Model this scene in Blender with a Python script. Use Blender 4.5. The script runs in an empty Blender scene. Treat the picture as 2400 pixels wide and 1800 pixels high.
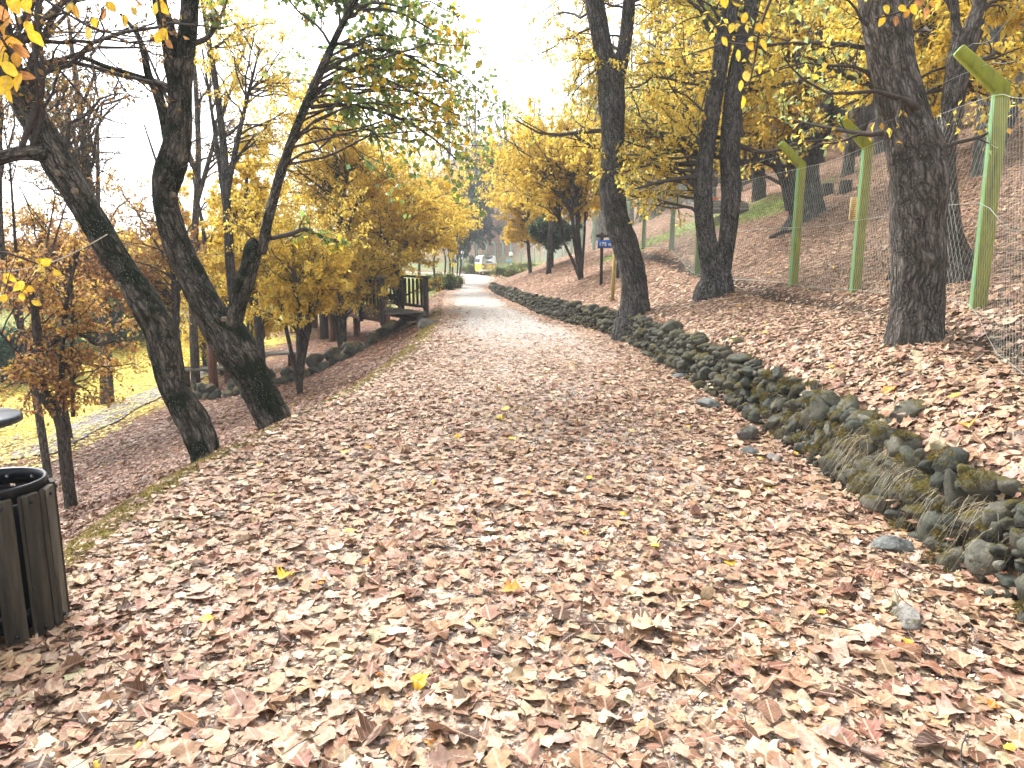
import bpy, math, random
import numpy as np
from mathutils import Vector, Matrix, Quaternion

# ------------------------------------------------------------------ camera, sky, sun, exposure
scene = bpy.context.scene
COL = scene.collection
CAM_Z = 1.58
PITCH = math.radians(9.95)
FPX = 1664.0                       # focal length in pixels of a 2400 px wide picture
cam_data = bpy.data.cameras.new('camera')
cam_data.sensor_width = 36.0
cam_data.lens = FPX * 36.0 / 2400.0
cam_data.clip_start = 0.05
cam_data.clip_end = 2000.0
cam = bpy.data.objects.new('camera', cam_data)
cam.location = (0, 0, CAM_Z)
cam.rotation_euler = (math.radians(90) - PITCH, 0, 0)
COL.objects.link(cam)
scene.camera = cam

SUN_EL, SUN_AZ = math.radians(48), math.radians(-38)      # azimuth from +Y towards +X
world = bpy.data.worlds.new('World')
scene.world = world
world.use_nodes = True
wn = world.node_tree.nodes
wl = world.node_tree.links
for n_ in list(wn):
    wn.remove(n_)
sky = wn.new('ShaderNodeTexSky')
sky.sky_type = 'NISHITA'
sky.sun_disc = False
sky.sun_elevation = SUN_EL
sky.sun_rotation = SUN_AZ
sky.air_density = 1.0
sky.dust_density = 4.0
hsv = wn.new('ShaderNodeHueSaturation')
hsv.inputs['Saturation'].default_value = 0.12              # an overcast, almost colourless sky
bg = wn.new('ShaderNodeBackground')
bg.inputs['Strength'].default_value = 0.15
wo = wn.new('ShaderNodeOutputWorld')
wl.new(sky.outputs[0], hsv.inputs['Color'])
wl.new(hsv.outputs[0], bg.inputs['Color'])
wl.new(bg.outputs[0], wo.inputs['Surface'])

sun_data = bpy.data.lights.new('sun', 'SUN')
sun_data.energy = 1.5
sun_data.angle = math.radians(25)
sun_data.color = (1.0, 0.96, 0.9)
sun = bpy.data.objects.new('sun', sun_data)
sun_dir = Vector((math.sin(SUN_AZ) * math.cos(SUN_EL), math.cos(SUN_AZ) * math.cos(SUN_EL), math.sin(SUN_EL)))
sun.rotation_euler = (-sun_dir).to_track_quat('-Z', 'Y').to_euler()
sun.location = (0, 0, 30)
COL.objects.link(sun)

scene.view_settings.view_transform = 'Standard'
scene.view_settings.look = 'None'
scene.view_settings.gamma = 1.0
scene.view_settings.use_curve_mapping = False
scene.view_settings.exposure = 2.0
scene.cycles.max_bounces = 9
scene.cycles.diffuse_bounces = 6
scene.cycles.transmission_bounces = 6
scene.cycles.volume_bounces = 0
scene.cycles.use_denoising = True
scene.cycles.denoising_prefilter = 'FAST'
scene.render.filter_size = 1.15

rng = np.random.default_rng(7)
random.seed(7)

# ------------------------------------------------------------------ numbers of the place
def hermite(xs, ys):
    xs = np.array(xs, float); ys = np.array(ys, float)
    m = np.gradient(ys, xs)
    def f(x):
        x = np.clip(np.asarray(x, float), xs[0], xs[-1])
        i = np.clip(np.searchsorted(xs, x) - 1, 0, len(xs) - 2)
        h = xs[i + 1] - xs[i]; t = (x - xs[i]) / h
        return ((2*t**3 - 3*t**2 + 1) * ys[i] + (t**3 - 2*t**2 + t) * h * m[i]
                + (-2*t**3 + 3*t**2) * ys[i + 1] + (t**3 - t**2) * h * m[i + 1])
    return f

XL = hermite([-8, 1, 3, 5, 7, 9, 12, 17.6, 24, 31, 56, 70, 80, 92, 110, 140, 260],
             [-2.2, -2.2, -2.2, -2.35, -2.1, -1.85, -1.72, -1.85, -2.4, -3.0, -4.1, -5.8, -9, -17, -36, -75, -240])
XW = hermite([-8, 1, 3, 6, 10.6, 14, 16, 17.6, 19, 26, 38, 53, 68, 80, 92, 110, 140, 260],
             [2.3, 2.3, 2.3, 2.36, 2.33, 2.2, 1.9, 1.5, 1.2, 0.23, -1.1, -1.3, -1.8, -4.6, -12, -31, -70, -235])
HW = hermite([-8, 3, 8, 16, 25, 38, 45, 60, 260], [.40, .40, .46, .44, .36, .24, .10, .08, .08])
BK = hermite([-8, 6, 10, 13, 21, 30, 60, 260], [.32, .32, .27, .28, .36, .38, .3, .3])
UF = hermite([-8, 6, 10, 13, 21, 25, 45, 85, 260], [2.05, 2.05, 2.5, 2.65, 3.8, 4.25, 4.4, 4.6, 4.6])
DL = hermite([-8, 22, 30, 42, 60, 260], [1, 1, .7, .25, .15, .15])

def _hash(i, j, k):
    h = (i.astype(np.int64) * 374761393 + j.astype(np.int64) * 668265263 + k.astype(np.int64) * 2147483647) & 0xffffffff
    h = ((h ^ (h >> 13)) * 1274126177) & 0xffffffff
    return ((h ^ (h >> 16)) & 0xffff) / 65535.0

def vnoise(p):
    """value noise in [-1, 1] at points p (N, 3)"""
    p = np.asarray(p, float)
    f = np.floor(p); q = p - f; q = q * q * (3 - 2 * q)
    i, j, k = f[..., 0].astype(np.int64), f[..., 1].astype(np.int64), f[..., 2].astype(np.int64)
    r = 0
    for a in (0, 1):
        for b in (0, 1):
            for c in (0, 1):
                w = (q[..., 0] if a else 1 - q[..., 0]) * (q[..., 1] if b else 1 - q[..., 1]) * (q[..., 2] if c else 1 - q[..., 2])
                r = r + w * _hash(i + a, j + b, k + c)
    return r * 2 - 1

def sstep(a, b, x):
    t = np.clip((x - a) / (b - a), 0, 1)
    return t * t * (3 - 2 * t)

def H(x, y):
    """height of the ground"""
    x = np.asarray(x, float); y = np.asarray(y, float)
    xl, xw = XL(y), XW(y)
    t = np.maximum(xl - x, 0); u = np.maximum(x - xw, 0)
    nz = vnoise(np.stack([x * .9, y * .9, x * 0], -1)) * .035 + vnoise(np.stack([x * .25, y * .25, x * 0 + 7], -1)) * .1
    d = DL(y)
    zl = -2.45 * (1 - np.exp(-t / 5.0)) * d + .07 * np.exp(-((t - .25) / .3) ** 2) * sstep(0, .1, t)
    zl = zl + nz * sstep(.3, 3, t)
    uf = UF(y)
    ub = np.minimum(u, uf); uh = np.maximum(u - uf, 0)
    hill = (.46 * np.minimum(uh, 34) + .2 * np.maximum(np.minimum(uh - 34, 40), 0)) * (.12 + .88 * sstep(-38, -6, x))
    zr = HW(y) * sstep(.07, .25, u) + BK(y) * ub * sstep(0, .8, u) + hill + nz * sstep(.5, 2.5, u)
    # a shallow run-off channel under the fence
    zr = zr - .10 * np.exp(-((u - uf + .45) / .22) ** 2) * sstep(30, 24, y)
    # level terrace with the benches below the stone edging
    zz = np.where(x < xl, zl, np.where(x > xw, zr, .012 * np.cos((x - xl) / np.maximum(xw - xl, .1) * 6.283 + 3.14)))
    return zz

def ray(px, py):
    a = (px - 1200.0) / FPX; b = (py - 900.0) / FPX
    return np.array([a, math.cos(PITCH) - b * math.sin(PITCH), -math.sin(PITCH) - b * math.cos(PITCH)])

def PY(px, py, y):
    """the point at distance y (metres ahead) seen at a pixel of the 2400 x 1800 photograph"""
    r = ray(px, py); t = y / r[1]
    return np.array([r[0] * t, y, CAM_Z + r[2] * t])

def GP(px, py):
    """where the line of sight meets the ground"""
    r = ray(px, py)
    t = np.linspace(1.5, 200, 8000)
    z = CAM_Z + r[2] * t - H(r[0] * t, r[1] * t)
    k = np.argmax(z < 0)
    k = max(k, 1)
    return np.array([r[0] * t[k], r[1] * t[k], H(r[0] * t[k], r[1] * t[k])])

def onground(x, y, dz=0.0):
    return Vector((float(x), float(y), float(H(x, y)) + dz))

# ------------------------------------------------------------------ object helpers
def tag(o, label=None, cat=None, group=None, kind=None):
    if label: o['label'] = label
    if cat: o['category'] = cat
    if group: o['group'] = group
    if kind: o['kind'] = kind
    return o

def empty(name, loc=(0, 0, 0), rz=0.0, label=None, cat=None, group=None):
    o = bpy.data.objects.new(name, None)
    o.empty_display_size = .2
    o.location = tuple(float(v) for v in loc); o.rotation_euler = (0, 0, rz)
    COL.objects.link(o)
    return tag(o, label, cat, group)

def rawmesh(name, V, faces, mats=(), smooth=False, col=None, luv=None, bco=None, moss=None, midx=None):
    """faces: list of integer arrays (M, 3) or (M, 4)"""
    me = bpy.data.meshes.new(name)
    V = np.asarray(V, np.float32)
    faces = [np.asarray(f, np.int32) for f in faces if len(f)]
    nl = sum(f.size for f in faces); npoly = sum(len(f) for f in faces)
    me.vertices.add(len(V)); me.vertices.foreach_set('co', V.ravel())
    me.loops.add(nl); me.polygons.add(npoly)
    li = np.concatenate([f.ravel() for f in faces])
    tot = np.concatenate([np.full(len(f), f.shape[1], np.int32) for f in faces])
    st = np.concatenate([[0], np.cumsum(tot)[:-1]]).astype(np.int32)
    me.loops.foreach_set('vertex_index', li)
    me.polygons.foreach_set('loop_start', st)
    me.polygons.foreach_set('loop_total', tot)
    if midx is not None:
        me.polygons.foreach_set('material_index', np.asarray(midx, np.int32))
    me.update(calc_edges=True)
    if smooth:
        me.polygons.foreach_set('use_smooth', np.ones(npoly, bool))
    if col is not None:
        a = me.attributes.new('Col', 'FLOAT_COLOR', 'POINT')
        c = np.ones((len(V), 4), np.float32); c[:, :3] = col
        a.data.foreach_set('color', c.ravel())
    if luv is not None:
        a = me.attributes.new('luv', 'FLOAT_VECTOR', 'POINT')
        c = np.zeros((len(V), 3), np.float32); c[:, :luv.shape[1]] = luv
        a.data.foreach_set('vector', c.ravel())
    if bco is not None:
        a = me.attributes.new('bco', 'FLOAT_VECTOR', 'POINT')
        a.data.foreach_set('vector', np.asarray(bco, np.float32).ravel())
    for m in mats:
        me.materials.append(m)
    me.validate()
    return me

def link(name, me, parent=None, loc=None, rot=None):
    o = bpy.data.objects.new(name, me)
    if parent is not None: o.parent = parent
    if loc is not None: o.location = tuple(float(v) for v in loc)
    if rot is not None: o.rotation_euler = rot
    COL.objects.link(o)
    return o

class MB:
    """collects simple shapes into one mesh"""
    def __init__(s): s.v = []; s.q = []; s.t = []; s.n = 0
    def add(s, V, Q=(), T=()):
        V = np.asarray(V, float)
        if len(Q): s.q.append(np.asarray(Q, int) + s.n)
        if len(T): s.t.append(np.asarray(T, int) + s.n)
        s.v.append(V); s.n += len(V); return s
    def box(s, c, size, rot=None, bev=0.0):
        c = np.asarray(c, float); h = np.asarray(size, float) / 2
        b = min(bev, h.min() * .45)
        if b <= 0:
            V = np.array([[x, y, z] for x in (-1, 1) for y in (-1, 1) for z in (-1, 1)], float) * h
            Q = [[0, 1, 3, 2], [4, 6, 7, 5], [0, 4, 5, 1], [2, 3, 7, 6], [0, 2, 6, 4], [1, 5, 7, 3]]
            T = []
        else:
            V = []; idx = {}
            for x in (-1, 1):
                for y in (-1, 1):
                    for z in (-1, 1):
                        for ax in range(3):
                            p = np.array([x, y, z], float) * (h - b); p[ax] = (x, y, z)[ax] * h[ax]
                            idx[(x, y, z, ax)] = len(V); V.append(p)
            V = np.array(V); Q = []; T = []
            for ax in range(3):
                o1, o2 = [k for k in range(3) if k != ax]
                for sg in (-1, 1):
                    f = []
                    for a_, b_ in ((-1, -1), (1, -1), (1, 1), (-1, 1)):
                        k = [0, 0, 0]; k[ax] = sg; k[o1] = a_; k[o2] = b_
                        f.append(idx[(k[0], k[1], k[2], ax)])
                    Q.append(f)
            for ax in range(3):
                o1, o2 = [k for k in range(3) if k != ax]
                for a_ in (-1, 1):
                    for b_ in (-1, 1):
                        k0 = [0, 0, 0]; k0[o1] = a_; k0[o2] = b_; k1 = list(k0); k0[ax] = -1; k1[ax] = 1
                        Q.append([idx[(*k0, o1)], idx[(*k1, o1)], idx[(*k1, o2)], idx[(*k0, o2)]])
            for x in (-1, 1):
                for y in (-1, 1):
                    for z in (-1, 1):
                        T.append([idx[(x, y, z, 0)], idx[(x, y, z, 1)], idx[(x, y, z, 2)]])
        if rot is not None:
            V = V @ np.array(rot).T
        return s.add(V + c, Q, T)
    def tube(s, pts, rad, sides=8, cap=True):
        pts = np.asarray(pts, float); n = len(pts)
        rad = np.broadcast_to(np.asarray(rad, float), (n,))
        V, Q = ring_tube(pts[None], rad[None], sides)
        T = []
        if cap:
            V = np.concatenate([V, pts[:1], pts[-1:]])
            for k in range(sides):
                T.append([n * sides, (k + 1) % sides, k])
                T.append([n * sides + 1, (n - 1) * sides + k, (n - 1) * sides + (k + 1) % sides])
        return s.add(V, Q, T)
    def lathe(s, prof, sides=16, c=(0, 0, 0)):
        prof = np.asarray(prof, float); n = len(prof)
        a = np.linspace(0, 2 * math.pi, sides, endpoint=False)
        V = np.stack([prof[:, None, 0] * np.cos(a), prof[:, None, 0] * np.sin(a), np.broadcast_to(prof[:, None, 1], (n, sides))], -1).reshape(-1, 3)
        Q = [[i * sides + k, i * sides + (k + 1) % sides, (i + 1) * sides + (k + 1) % sides, (i + 1) * sides + k] for i in range(n - 1) for k in range(sides)]
        return s.add(V + np.asarray(c), Q)
    def build(s, name, mat, parent=None, loc=None, smooth=False, rot=None):
        me = rawmesh(name, np.concatenate(s.v), [np.concatenate(s.q) if s.q else [], np.concatenate(s.t) if s.t else []], [mat], smooth)
        return link(name, me, parent, loc, rot)

def frames(pts):
    """tangent and two normals along polylines (B, n, 3)"""
    T = np.gradient(pts, axis=1)
    T /= np.linalg.norm(T, axis=-1, keepdims=True) + 1e-9
    D = pts[:, -1:] - pts[:, :1]
    up = np.where(np.abs(D[..., 2:3]) > .75 * np.linalg.norm(D, axis=-1, keepdims=True), np.array([1., .13, 0]), np.array([0.05, .1, 1.]))
    N = np.cross(np.broadcast_to(up, T.shape), T); N /= np.linalg.norm(N, axis=-1, keepdims=True) + 1e-9
    Bn = np.cross(T, N)
    return T, N, Bn

def ring_tube(pts, rad, sides, bump=None):
    """tubes for a batch of polylines (B, n, 3), radii (B, n) -> V, Q"""
    B, n, _ = pts.shape
    T, N, Bn = frames(pts)
    a = np.linspace(0, 2 * math.pi, sides, endpoint=False)
    R = rad[..., None]
    if bump is not None: R = R * bump
    V = pts[:, :, None] + N[:, :, None] * (np.cos(a) * R)[..., None] + Bn[:, :, None] * (np.sin(a) * R)[..., None]
    i = np.arange(n - 1)[:, None] * sides; k = np.arange(sides)[None]; k2 = (k + 1) % sides
    q = np.stack([i + k, i + k2, i + sides + k2, i + sides + k], -1).reshape(-1, 4)
    Q = (q[None] + (np.arange(B) * n * sides)[:, None, None]).reshape(-1, 4)
    return V.reshape(-1, 3), Q

def catmull(pts, n):
    pts = np.asarray(pts, float)
    P = np.concatenate([2 * pts[:1] - pts[1:2], pts, 2 * pts[-1:] - pts[-2:-1]])
    s = np.linspace(0, len(pts) - 1 - 1e-9, n); i = s.astype(int); t = (s - i)[:, None]
    p0, p1, p2, p3 = P[i], P[i + 1], P[i + 2], P[i + 3]
    return .5 * (2 * p1 + (p2 - p0) * t + (2 * p0 - 5 * p1 + 4 * p2 - p3) * t**2 + (3 * p1 - p0 - 3 * p2 + p3) * t**3)

# ------------------------------------------------------------------ materials
class NT:
    def __init__(s, name):
        s.m = bpy.data.materials.new(name); s.m.use_nodes = True
        s.t = s.m.node_tree; s.t.nodes.clear()
        s.out = s.t.nodes.new('ShaderNodeOutputMaterial')
    def n(s, kind, **kw):
        nd = s.t.nodes.new('ShaderNode' + kind)
        for k, v in kw.items():
            if k.startswith('_'): setattr(nd, k[1:], v)
            else:
                key = int(k[1:]) if k[0] == 'i' and k[1:].isdigit() else k.replace('_', ' ')
                sock = nd.inputs[key]
                if isinstance(v, bpy.types.NodeSocket): s.t.links.new(v, sock)
                else: sock.default_value = v
        return nd
    def math(s, op, a, b=0.0, c=False):
        nd = s.t.nodes.new('ShaderNodeMath'); nd.operation = op; nd.use_clamp = c
        for i, v in enumerate((a, b)):
            if isinstance(v, bpy.types.NodeSocket): s.t.links.new(v, nd.inputs[i])
            else: nd.inputs[i].default_value = v
        return nd.outputs[0]
    def mix(s, f, a, b, mode='MIX'):
        nd = s.t.nodes.new('ShaderNodeMix'); nd.data_type = 'RGBA'; nd.blend_type = mode
        for sock, v in ((nd.inputs[0], f), (nd.inputs[6], a), (nd.inputs[7], b)):
            if isinstance(v, bpy.types.NodeSocket): s.t.links.new(v, sock)
            elif isinstance(v, (int, float)): sock.default_value = v
            else: sock.default_value = (*v, 1.0) if len(v) == 3 else v
        return nd.outputs[2]
    def ramp(s, f, stops):
        nd = s.t.nodes.new('ShaderNodeValToRGB'); s.t.links.new(f, nd.inputs[0])
        e = nd.color_ramp.elements
        while len(e) < len(stops): e.new(.5)
        for el, (p, c) in zip(e, stops):
            el.position = p; el.color = (*c, 1) if not isinstance(c, (int, float)) else (c, c, c, 1)
        return nd.outputs[0]
    def attr(s, name):
        return s.n('Attribute', _attribute_name=name)
    def noise(s, vec, scale, detail=3.0, rough=.55):
        return s.n('TexNoise', Vector=vec, Scale=scale, Detail=detail, Roughness=rough).outputs[0]
    def pos(s): return s.n('NewGeometry').outputs['Position']
    def obj(s): return s.n('TexCoord').outputs['Object']
    def scaled(s, vec, sc, loc=(0, 0, 0)):
        return s.n('Mapping', Vector=vec, Scale=sc, Location=loc).outputs[0]
    def bump(s, h, strength=.5, dist=.02):
        return s.n('Bump', Height=h, Strength=strength, Distance=dist).outputs[0]
    def bsdf(s, color, rough=.7, normal=None, spec=.3, metal=0.0, **kw):
        nd = s.n('BsdfPrincipled', Roughness=rough, Metallic=metal, **kw)
        nd.inputs['Specular IOR Level'].default_value = spec
        if isinstance(color, bpy.types.NodeSocket): s.t.links.new(color, nd.inputs['Base Color'])
        else: nd.inputs['Base Color'].default_value = (*color, 1)
        if normal is not None: s.t.links.new(normal, nd.inputs['Normal'])
        return nd.outputs[0]
    def done(s, shader):
        s.t.links.new(shader, s.out.inputs['Surface']); return s.m

def leaf_material(name, transl, vein=True, gloss=.55):
    t = NT(name)
    c = t.attr('Col').outputs['Color']
    uv = t.attr('luv').outputs['Vector']
    sep = t.n('SeparateXYZ', Vector=uv)
    u = t.math('ABSOLUTE', sep.outputs[0])
    pos = t.pos()
    bl = t.noise(pos, 55, 3)
    c = t.mix(1.0, c, t.ramp(bl, [(.25, (.62, .56, .52)), (.5, (.95, .95, .95)), (.75, (1.22, 1.2, 1.18))]), 'MULTIPLY')
    nrm = None
    if vein:
        mid = t.math('LESS_THAN', u, .035)
        w = t.math('ADD', sep.outputs[1], t.math('MULTIPLY', u, -.75))
        sv = t.math('FRACT', t.math('MULTIPLY', w, 7.0))
        sv = t.math('LESS_THAN', sv, .13)
        v = t.math('MAXIMUM', mid, t.math('MULTIPLY', sv, .55))
        c = t.mix(t.math('MULTIPLY', v, .45), c, (.62, .47, .34))
        spots = t.n('TexVoronoi', Vector=pos, Scale=130.0).outputs['Distance']
        c = t.mix(t.math('MULTIPLY', t.math('LESS_THAN', spots, .16), .55), c, (.10, .055, .035))
        nrm = t.bump(t.math('ADD', t.math('MULTIPLY', v, -.5), t.math('MULTIPLY', bl, .9)), .6, .004)
    b = t.bsdf(c, gloss, nrm, .25)
    if transl > 0:
        tr = t.n('BsdfTranslucent', Color=c)
        b = t.n('MixShader', i0=transl, i1=b, i2=tr.outputs[0]).outputs[0]
    return t.done(b)

def bark_material(name, dark, light, moss_col, moss_amt, sc=1.0, lich=.0, depth=.03):
    t = NT(name)
    v = t.attr('bco').outputs['Vector']
    warp = t.n('TexNoise', Vector=v, Scale=5.0, Detail=2.0)
    v2 = t.n('VectorMath', _operation='ADD', i0=v, i1=t.n('VectorMath', _operation='SCALE', i0=warp.outputs['Color'], Scale=.08).outputs[0]).outputs[0]
    vv = t.scaled(v2, (26 * sc, 26 * sc, 6 * sc))
    cr = t.n('TexVoronoi', Vector=vv, Scale=1.0, _feature='DISTANCE_TO_EDGE').outputs['Distance']
    cr = t.math('MULTIPLY', cr, 2.6, True)
    fine = t.noise(t.scaled(v, (90 * sc, 90 * sc, 30 * sc)), 1.0, 4, .65)
    big = t.noise(v, 2.2, 3)
    plate = t.n('TexVoronoi', Vector=t.scaled(v2, (10 * sc, 10 * sc, 2.2 * sc)), Scale=1.0, _feature='DISTANCE_TO_EDGE').outputs['Distance']
    plate = t.math('MULTIPLY', plate, 3.2, True)
    h = t.math('ADD', t.math('ADD', cr, t.math('MULTIPLY', fine, .8)), t.math('MULTIPLY', plate, 1.3))
    f = t.math('ADD', t.math('ADD', t.math('MULTIPLY', cr, .24), t.math('MULTIPLY', fine, .66)), t.math('MULTIPLY', plate, .18))
    c = t.ramp(f, [(.18, tuple(x * .35 for x in dark)), (.42, dark), (.85, light)])
    c = t.mix(1.0, c, t.ramp(big, [(.3, .72), (.7, 1.25)]), 'MULTIPLY')
    mf = t.noise(v, 3.1, 5, .62)
    mf = t.math('ADD', mf, t.math('MULTIPLY', fine, .12))
    mask = t.ramp(mf, [(.62 - .25 * moss_amt, 0.0), (.74 - .25 * moss_amt, 1.0)])
    mc = t.mix(t.noise(v, 120, 2), tuple(x * .5 for x in moss_col), tuple(x * 1.5 for x in moss_col))
    c = t.mix(t.math('MULTIPLY', mask, min(1.0, moss_amt * 2.2)), c, mc)
    if lich > 0:
        sp = t.n('TexVoronoi', Vector=t.scaled(v, (60, 60, 40)), Scale=1.0).outputs['Distance']
        k = t.math('MULTIPLY', t.math('LESS_THAN', sp, .26), t.math('GREATER_THAN', t.noise(v, 6, 2), .5))
        c = t.mix(t.math('MULTIPLY', k, lich), c, (.55, .55, .48))
    n = t.bump(h, .9, depth)
    return t.done(t.bsdf(c, .9, n, .12))

def plain(name, col, rough=.6, metal=0.0, spec=.3, var=.25, scale=12.0, bump=.0, coord='obj'):
    t = NT(name)
    p = t.obj() if coord == 'obj' else t.pos()
    nz = t.noise(p, scale, 4)
    c = t.mix(1.0, col, t.ramp(nz, [(.3, 1 - var), (.7, 1 + var)]), 'MULTIPLY')
    n = t.bump(nz, bump, .01) if bump else None
    return t.done(t.bsdf(c, rough, n, spec, metal))

M = {}
M['litter'] = leaf_material('dry_leaf', .12)
M['foliage'] = leaf_material('tree_leaf', .62, vein=False, gloss=.5)
M['big_leaf'] = leaf_material('big_tree_leaf', .5, vein=True, gloss=.45)
M['bark_moss'] = bark_material('mossy_bark', (.048, .042, .035), (.34, .30, .245), (.013, .020, .008), .44, 1.0, .35, .05)
M['bark_dark'] = bark_material('dark_bark', (.050, .047, .045), (.24, .222, .21), (.022, .032, .014), .22, 1.15, .5, .045)
M['bark_grey'] = bark_material('grey_bark', (.095, .084, .075), (.43, .385, .345), (.040, .045, .018), .20, 1.25, .3, .06)
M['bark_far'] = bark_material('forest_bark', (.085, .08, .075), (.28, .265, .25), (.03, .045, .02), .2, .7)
M['twig'] = plain('twig_bark', (.055, .045, .038), .85, var=.3, scale=30, coord='pos')
M['stem_grey'] = bark_material('shrub_bark', (.06, .05, .042), (.19, .165, .145), (.03, .04, .02), .15, 1.6)
# ------------------------------------------------------------------ ground, path, side path
def seg_dist(x, y, poly):
    d = np.full(np.shape(x), 1e9)
    for (ax, ay), (bx, by) in zip(poly[:-1], poly[1:]):
        dx, dy = bx - ax, by - ay
        t = np.clip(((x - ax) * dx + (y - ay) * dy) / (dx * dx + dy * dy + 1e-9), 0, 1)
        d = np.minimum(d, np.hypot(x - ax - t * dx, y - ay - t * dy))
    return d

STRIP = [tuple(GP(*p)[:2]) for p in ((1470, 590), (1560, 552), (1680, 515), (1790, 490), (1850, 470))]   # grass strip on the hillside
SIDE = [tuple(GP(*p)[:2]) for p in ((60, 1075), (200, 1005), (330, 938), (440, 893), (540, 862), (600, 835))]

def zone_color(x, y):
    xl, xw = XL(y), XW(y)
    t = xl - x; u = x - xw
    n1 = vnoise(np.stack([x * .6, y * .6, x * 0 + 3], -1)); n2 = vnoise(np.stack([x * 2.3, y * 2.3, x * 0 + 9], -1))
    c = np.zeros(np.shape(x) + (3,))
    def put(mask, col):
        m = np.clip(mask, 0, 1)[..., None]
        c[...] = c * (1 - m) + np.array(col) * m
    put(np.ones_like(x), (.25, .155, .105))
    put(sstep(0, .6, t) * sstep(60, 30, y), (.17, .085, .05))
    put(sstep(5.2, 8.5, t + n1 * 2.2) * sstep(12, 16, y), (.46, .40, .07))                      # lawn under yellow leaves
    put(sstep(14, 22, t + n1 * 2) , (.20, .23, .06))
    put(sstep(.2, 1.2, t + n1 * .5) * sstep(26, 38, y), (.20, .22, .06))                         # verge by the far path
    put(sstep(40, 55, y) * sstep(.2, 1.0, u) * sstep(8, 3, u), (.18, .21, .08))
    put(sstep(1.5, .5, seg_dist(x, y, STRIP) + n2 * .5), (.19, .26, .06))
    put(sstep(.45, .1, np.abs(t - .28) + n2 * .22) * sstep(25, 20, y), (.20, .17, .04))         # mossy ridge along the path edge
    put(sstep(.35, .1, np.abs(u - UF(y) + .45)) * sstep(30, 24, y), (.035, .026, .02))
    return c

def ground():
    ys = np.concatenate([np.arange(-6, 1, .5), np.arange(1, 18, .16), np.arange(18, 40, .4), np.arange(40, 110, 1.2), np.linspace(110, 260, 30)])
    tl = -np.concatenate([np.geomspace(190, 3, 34), np.linspace(2.85, .06, 34)])
    mid = np.array([0, .25, .5, .75, 1.0])
    ur = np.concatenate([np.linspace(.05, .5, 11), np.linspace(.6, 6, 46), np.geomspace(6.2, 190, 44)])
    cols = []
    for y in ys:
        a, b = float(XL(y)), float(XW(y))
        cols.append(np.concatenate([a + tl, a + (b - a) * mid, b + ur]))
    X = np.array(cols); Y = np.repeat(ys[:, None], X.shape[1], 1)
    Z = H(X, Y)
    V = np.stack([X, Y, Z], -1).reshape(-1, 3)
    r, c = X.shape
    i = (np.arange(r - 1)[:, None] * c + np.arange(c - 1)[None]).ravel()
    Q = np.stack([i, i + 1, i + c + 1, i + c], -1)
    t = NT('leaf_covered_soil')
    p = t.pos()
    zc = t.attr('Col').outputs['Color']
    vor = t.n('TexVoronoi', Vector=t.scaled(p, (13, 13, 5)), Scale=1.0)
    rnd = t.n('SeparateXYZ', Vector=vor.outputs['Color']).outputs[0]
    k = t.ramp(rnd, [(0, (.35, .3, .3)), (.35, (.8, .75, .72)), (.7, (1.25, 1.22, 1.2)), (1, (1.9, 1.95, 2.0))])
    cc = t.mix(1.0, zc, k, 'MULTIPLY')
    edge = t.math('LESS_THAN', t.n('TexVoronoi', Vector=t.scaled(p, (13, 13, 5)), Scale=1.0, _feature='DISTANCE_TO_EDGE').outputs[0], .06)
    cc = t.mix(t.math('MULTIPLY', edge, .6), cc, (.03, .02, .015))
    soil = t.mix(t.noise(p, 40, 4), (.03, .02, .014), (.11, .075, .05))
    dist = t.n('SeparateXYZ', Vector=p).outputs[1]
    cc = t.mix(t.n('MapRange', Value=dist, i1=8.0, i2=18.0).outputs[0], t.mix(.45, soil, cc), cc)
    h = t.math('ADD', rnd, t.noise(p, 30, 3))
    m = t.done(t.bsdf(cc, .9, t.bump(h, .8, .03), .1))
    me = rawmesh('ground', V, [Q], [m], True, col=zone_color(X, Y).reshape(-1, 3))
    return tag(link('ground', me), kind='structure')

GROUND = ground()

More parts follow.
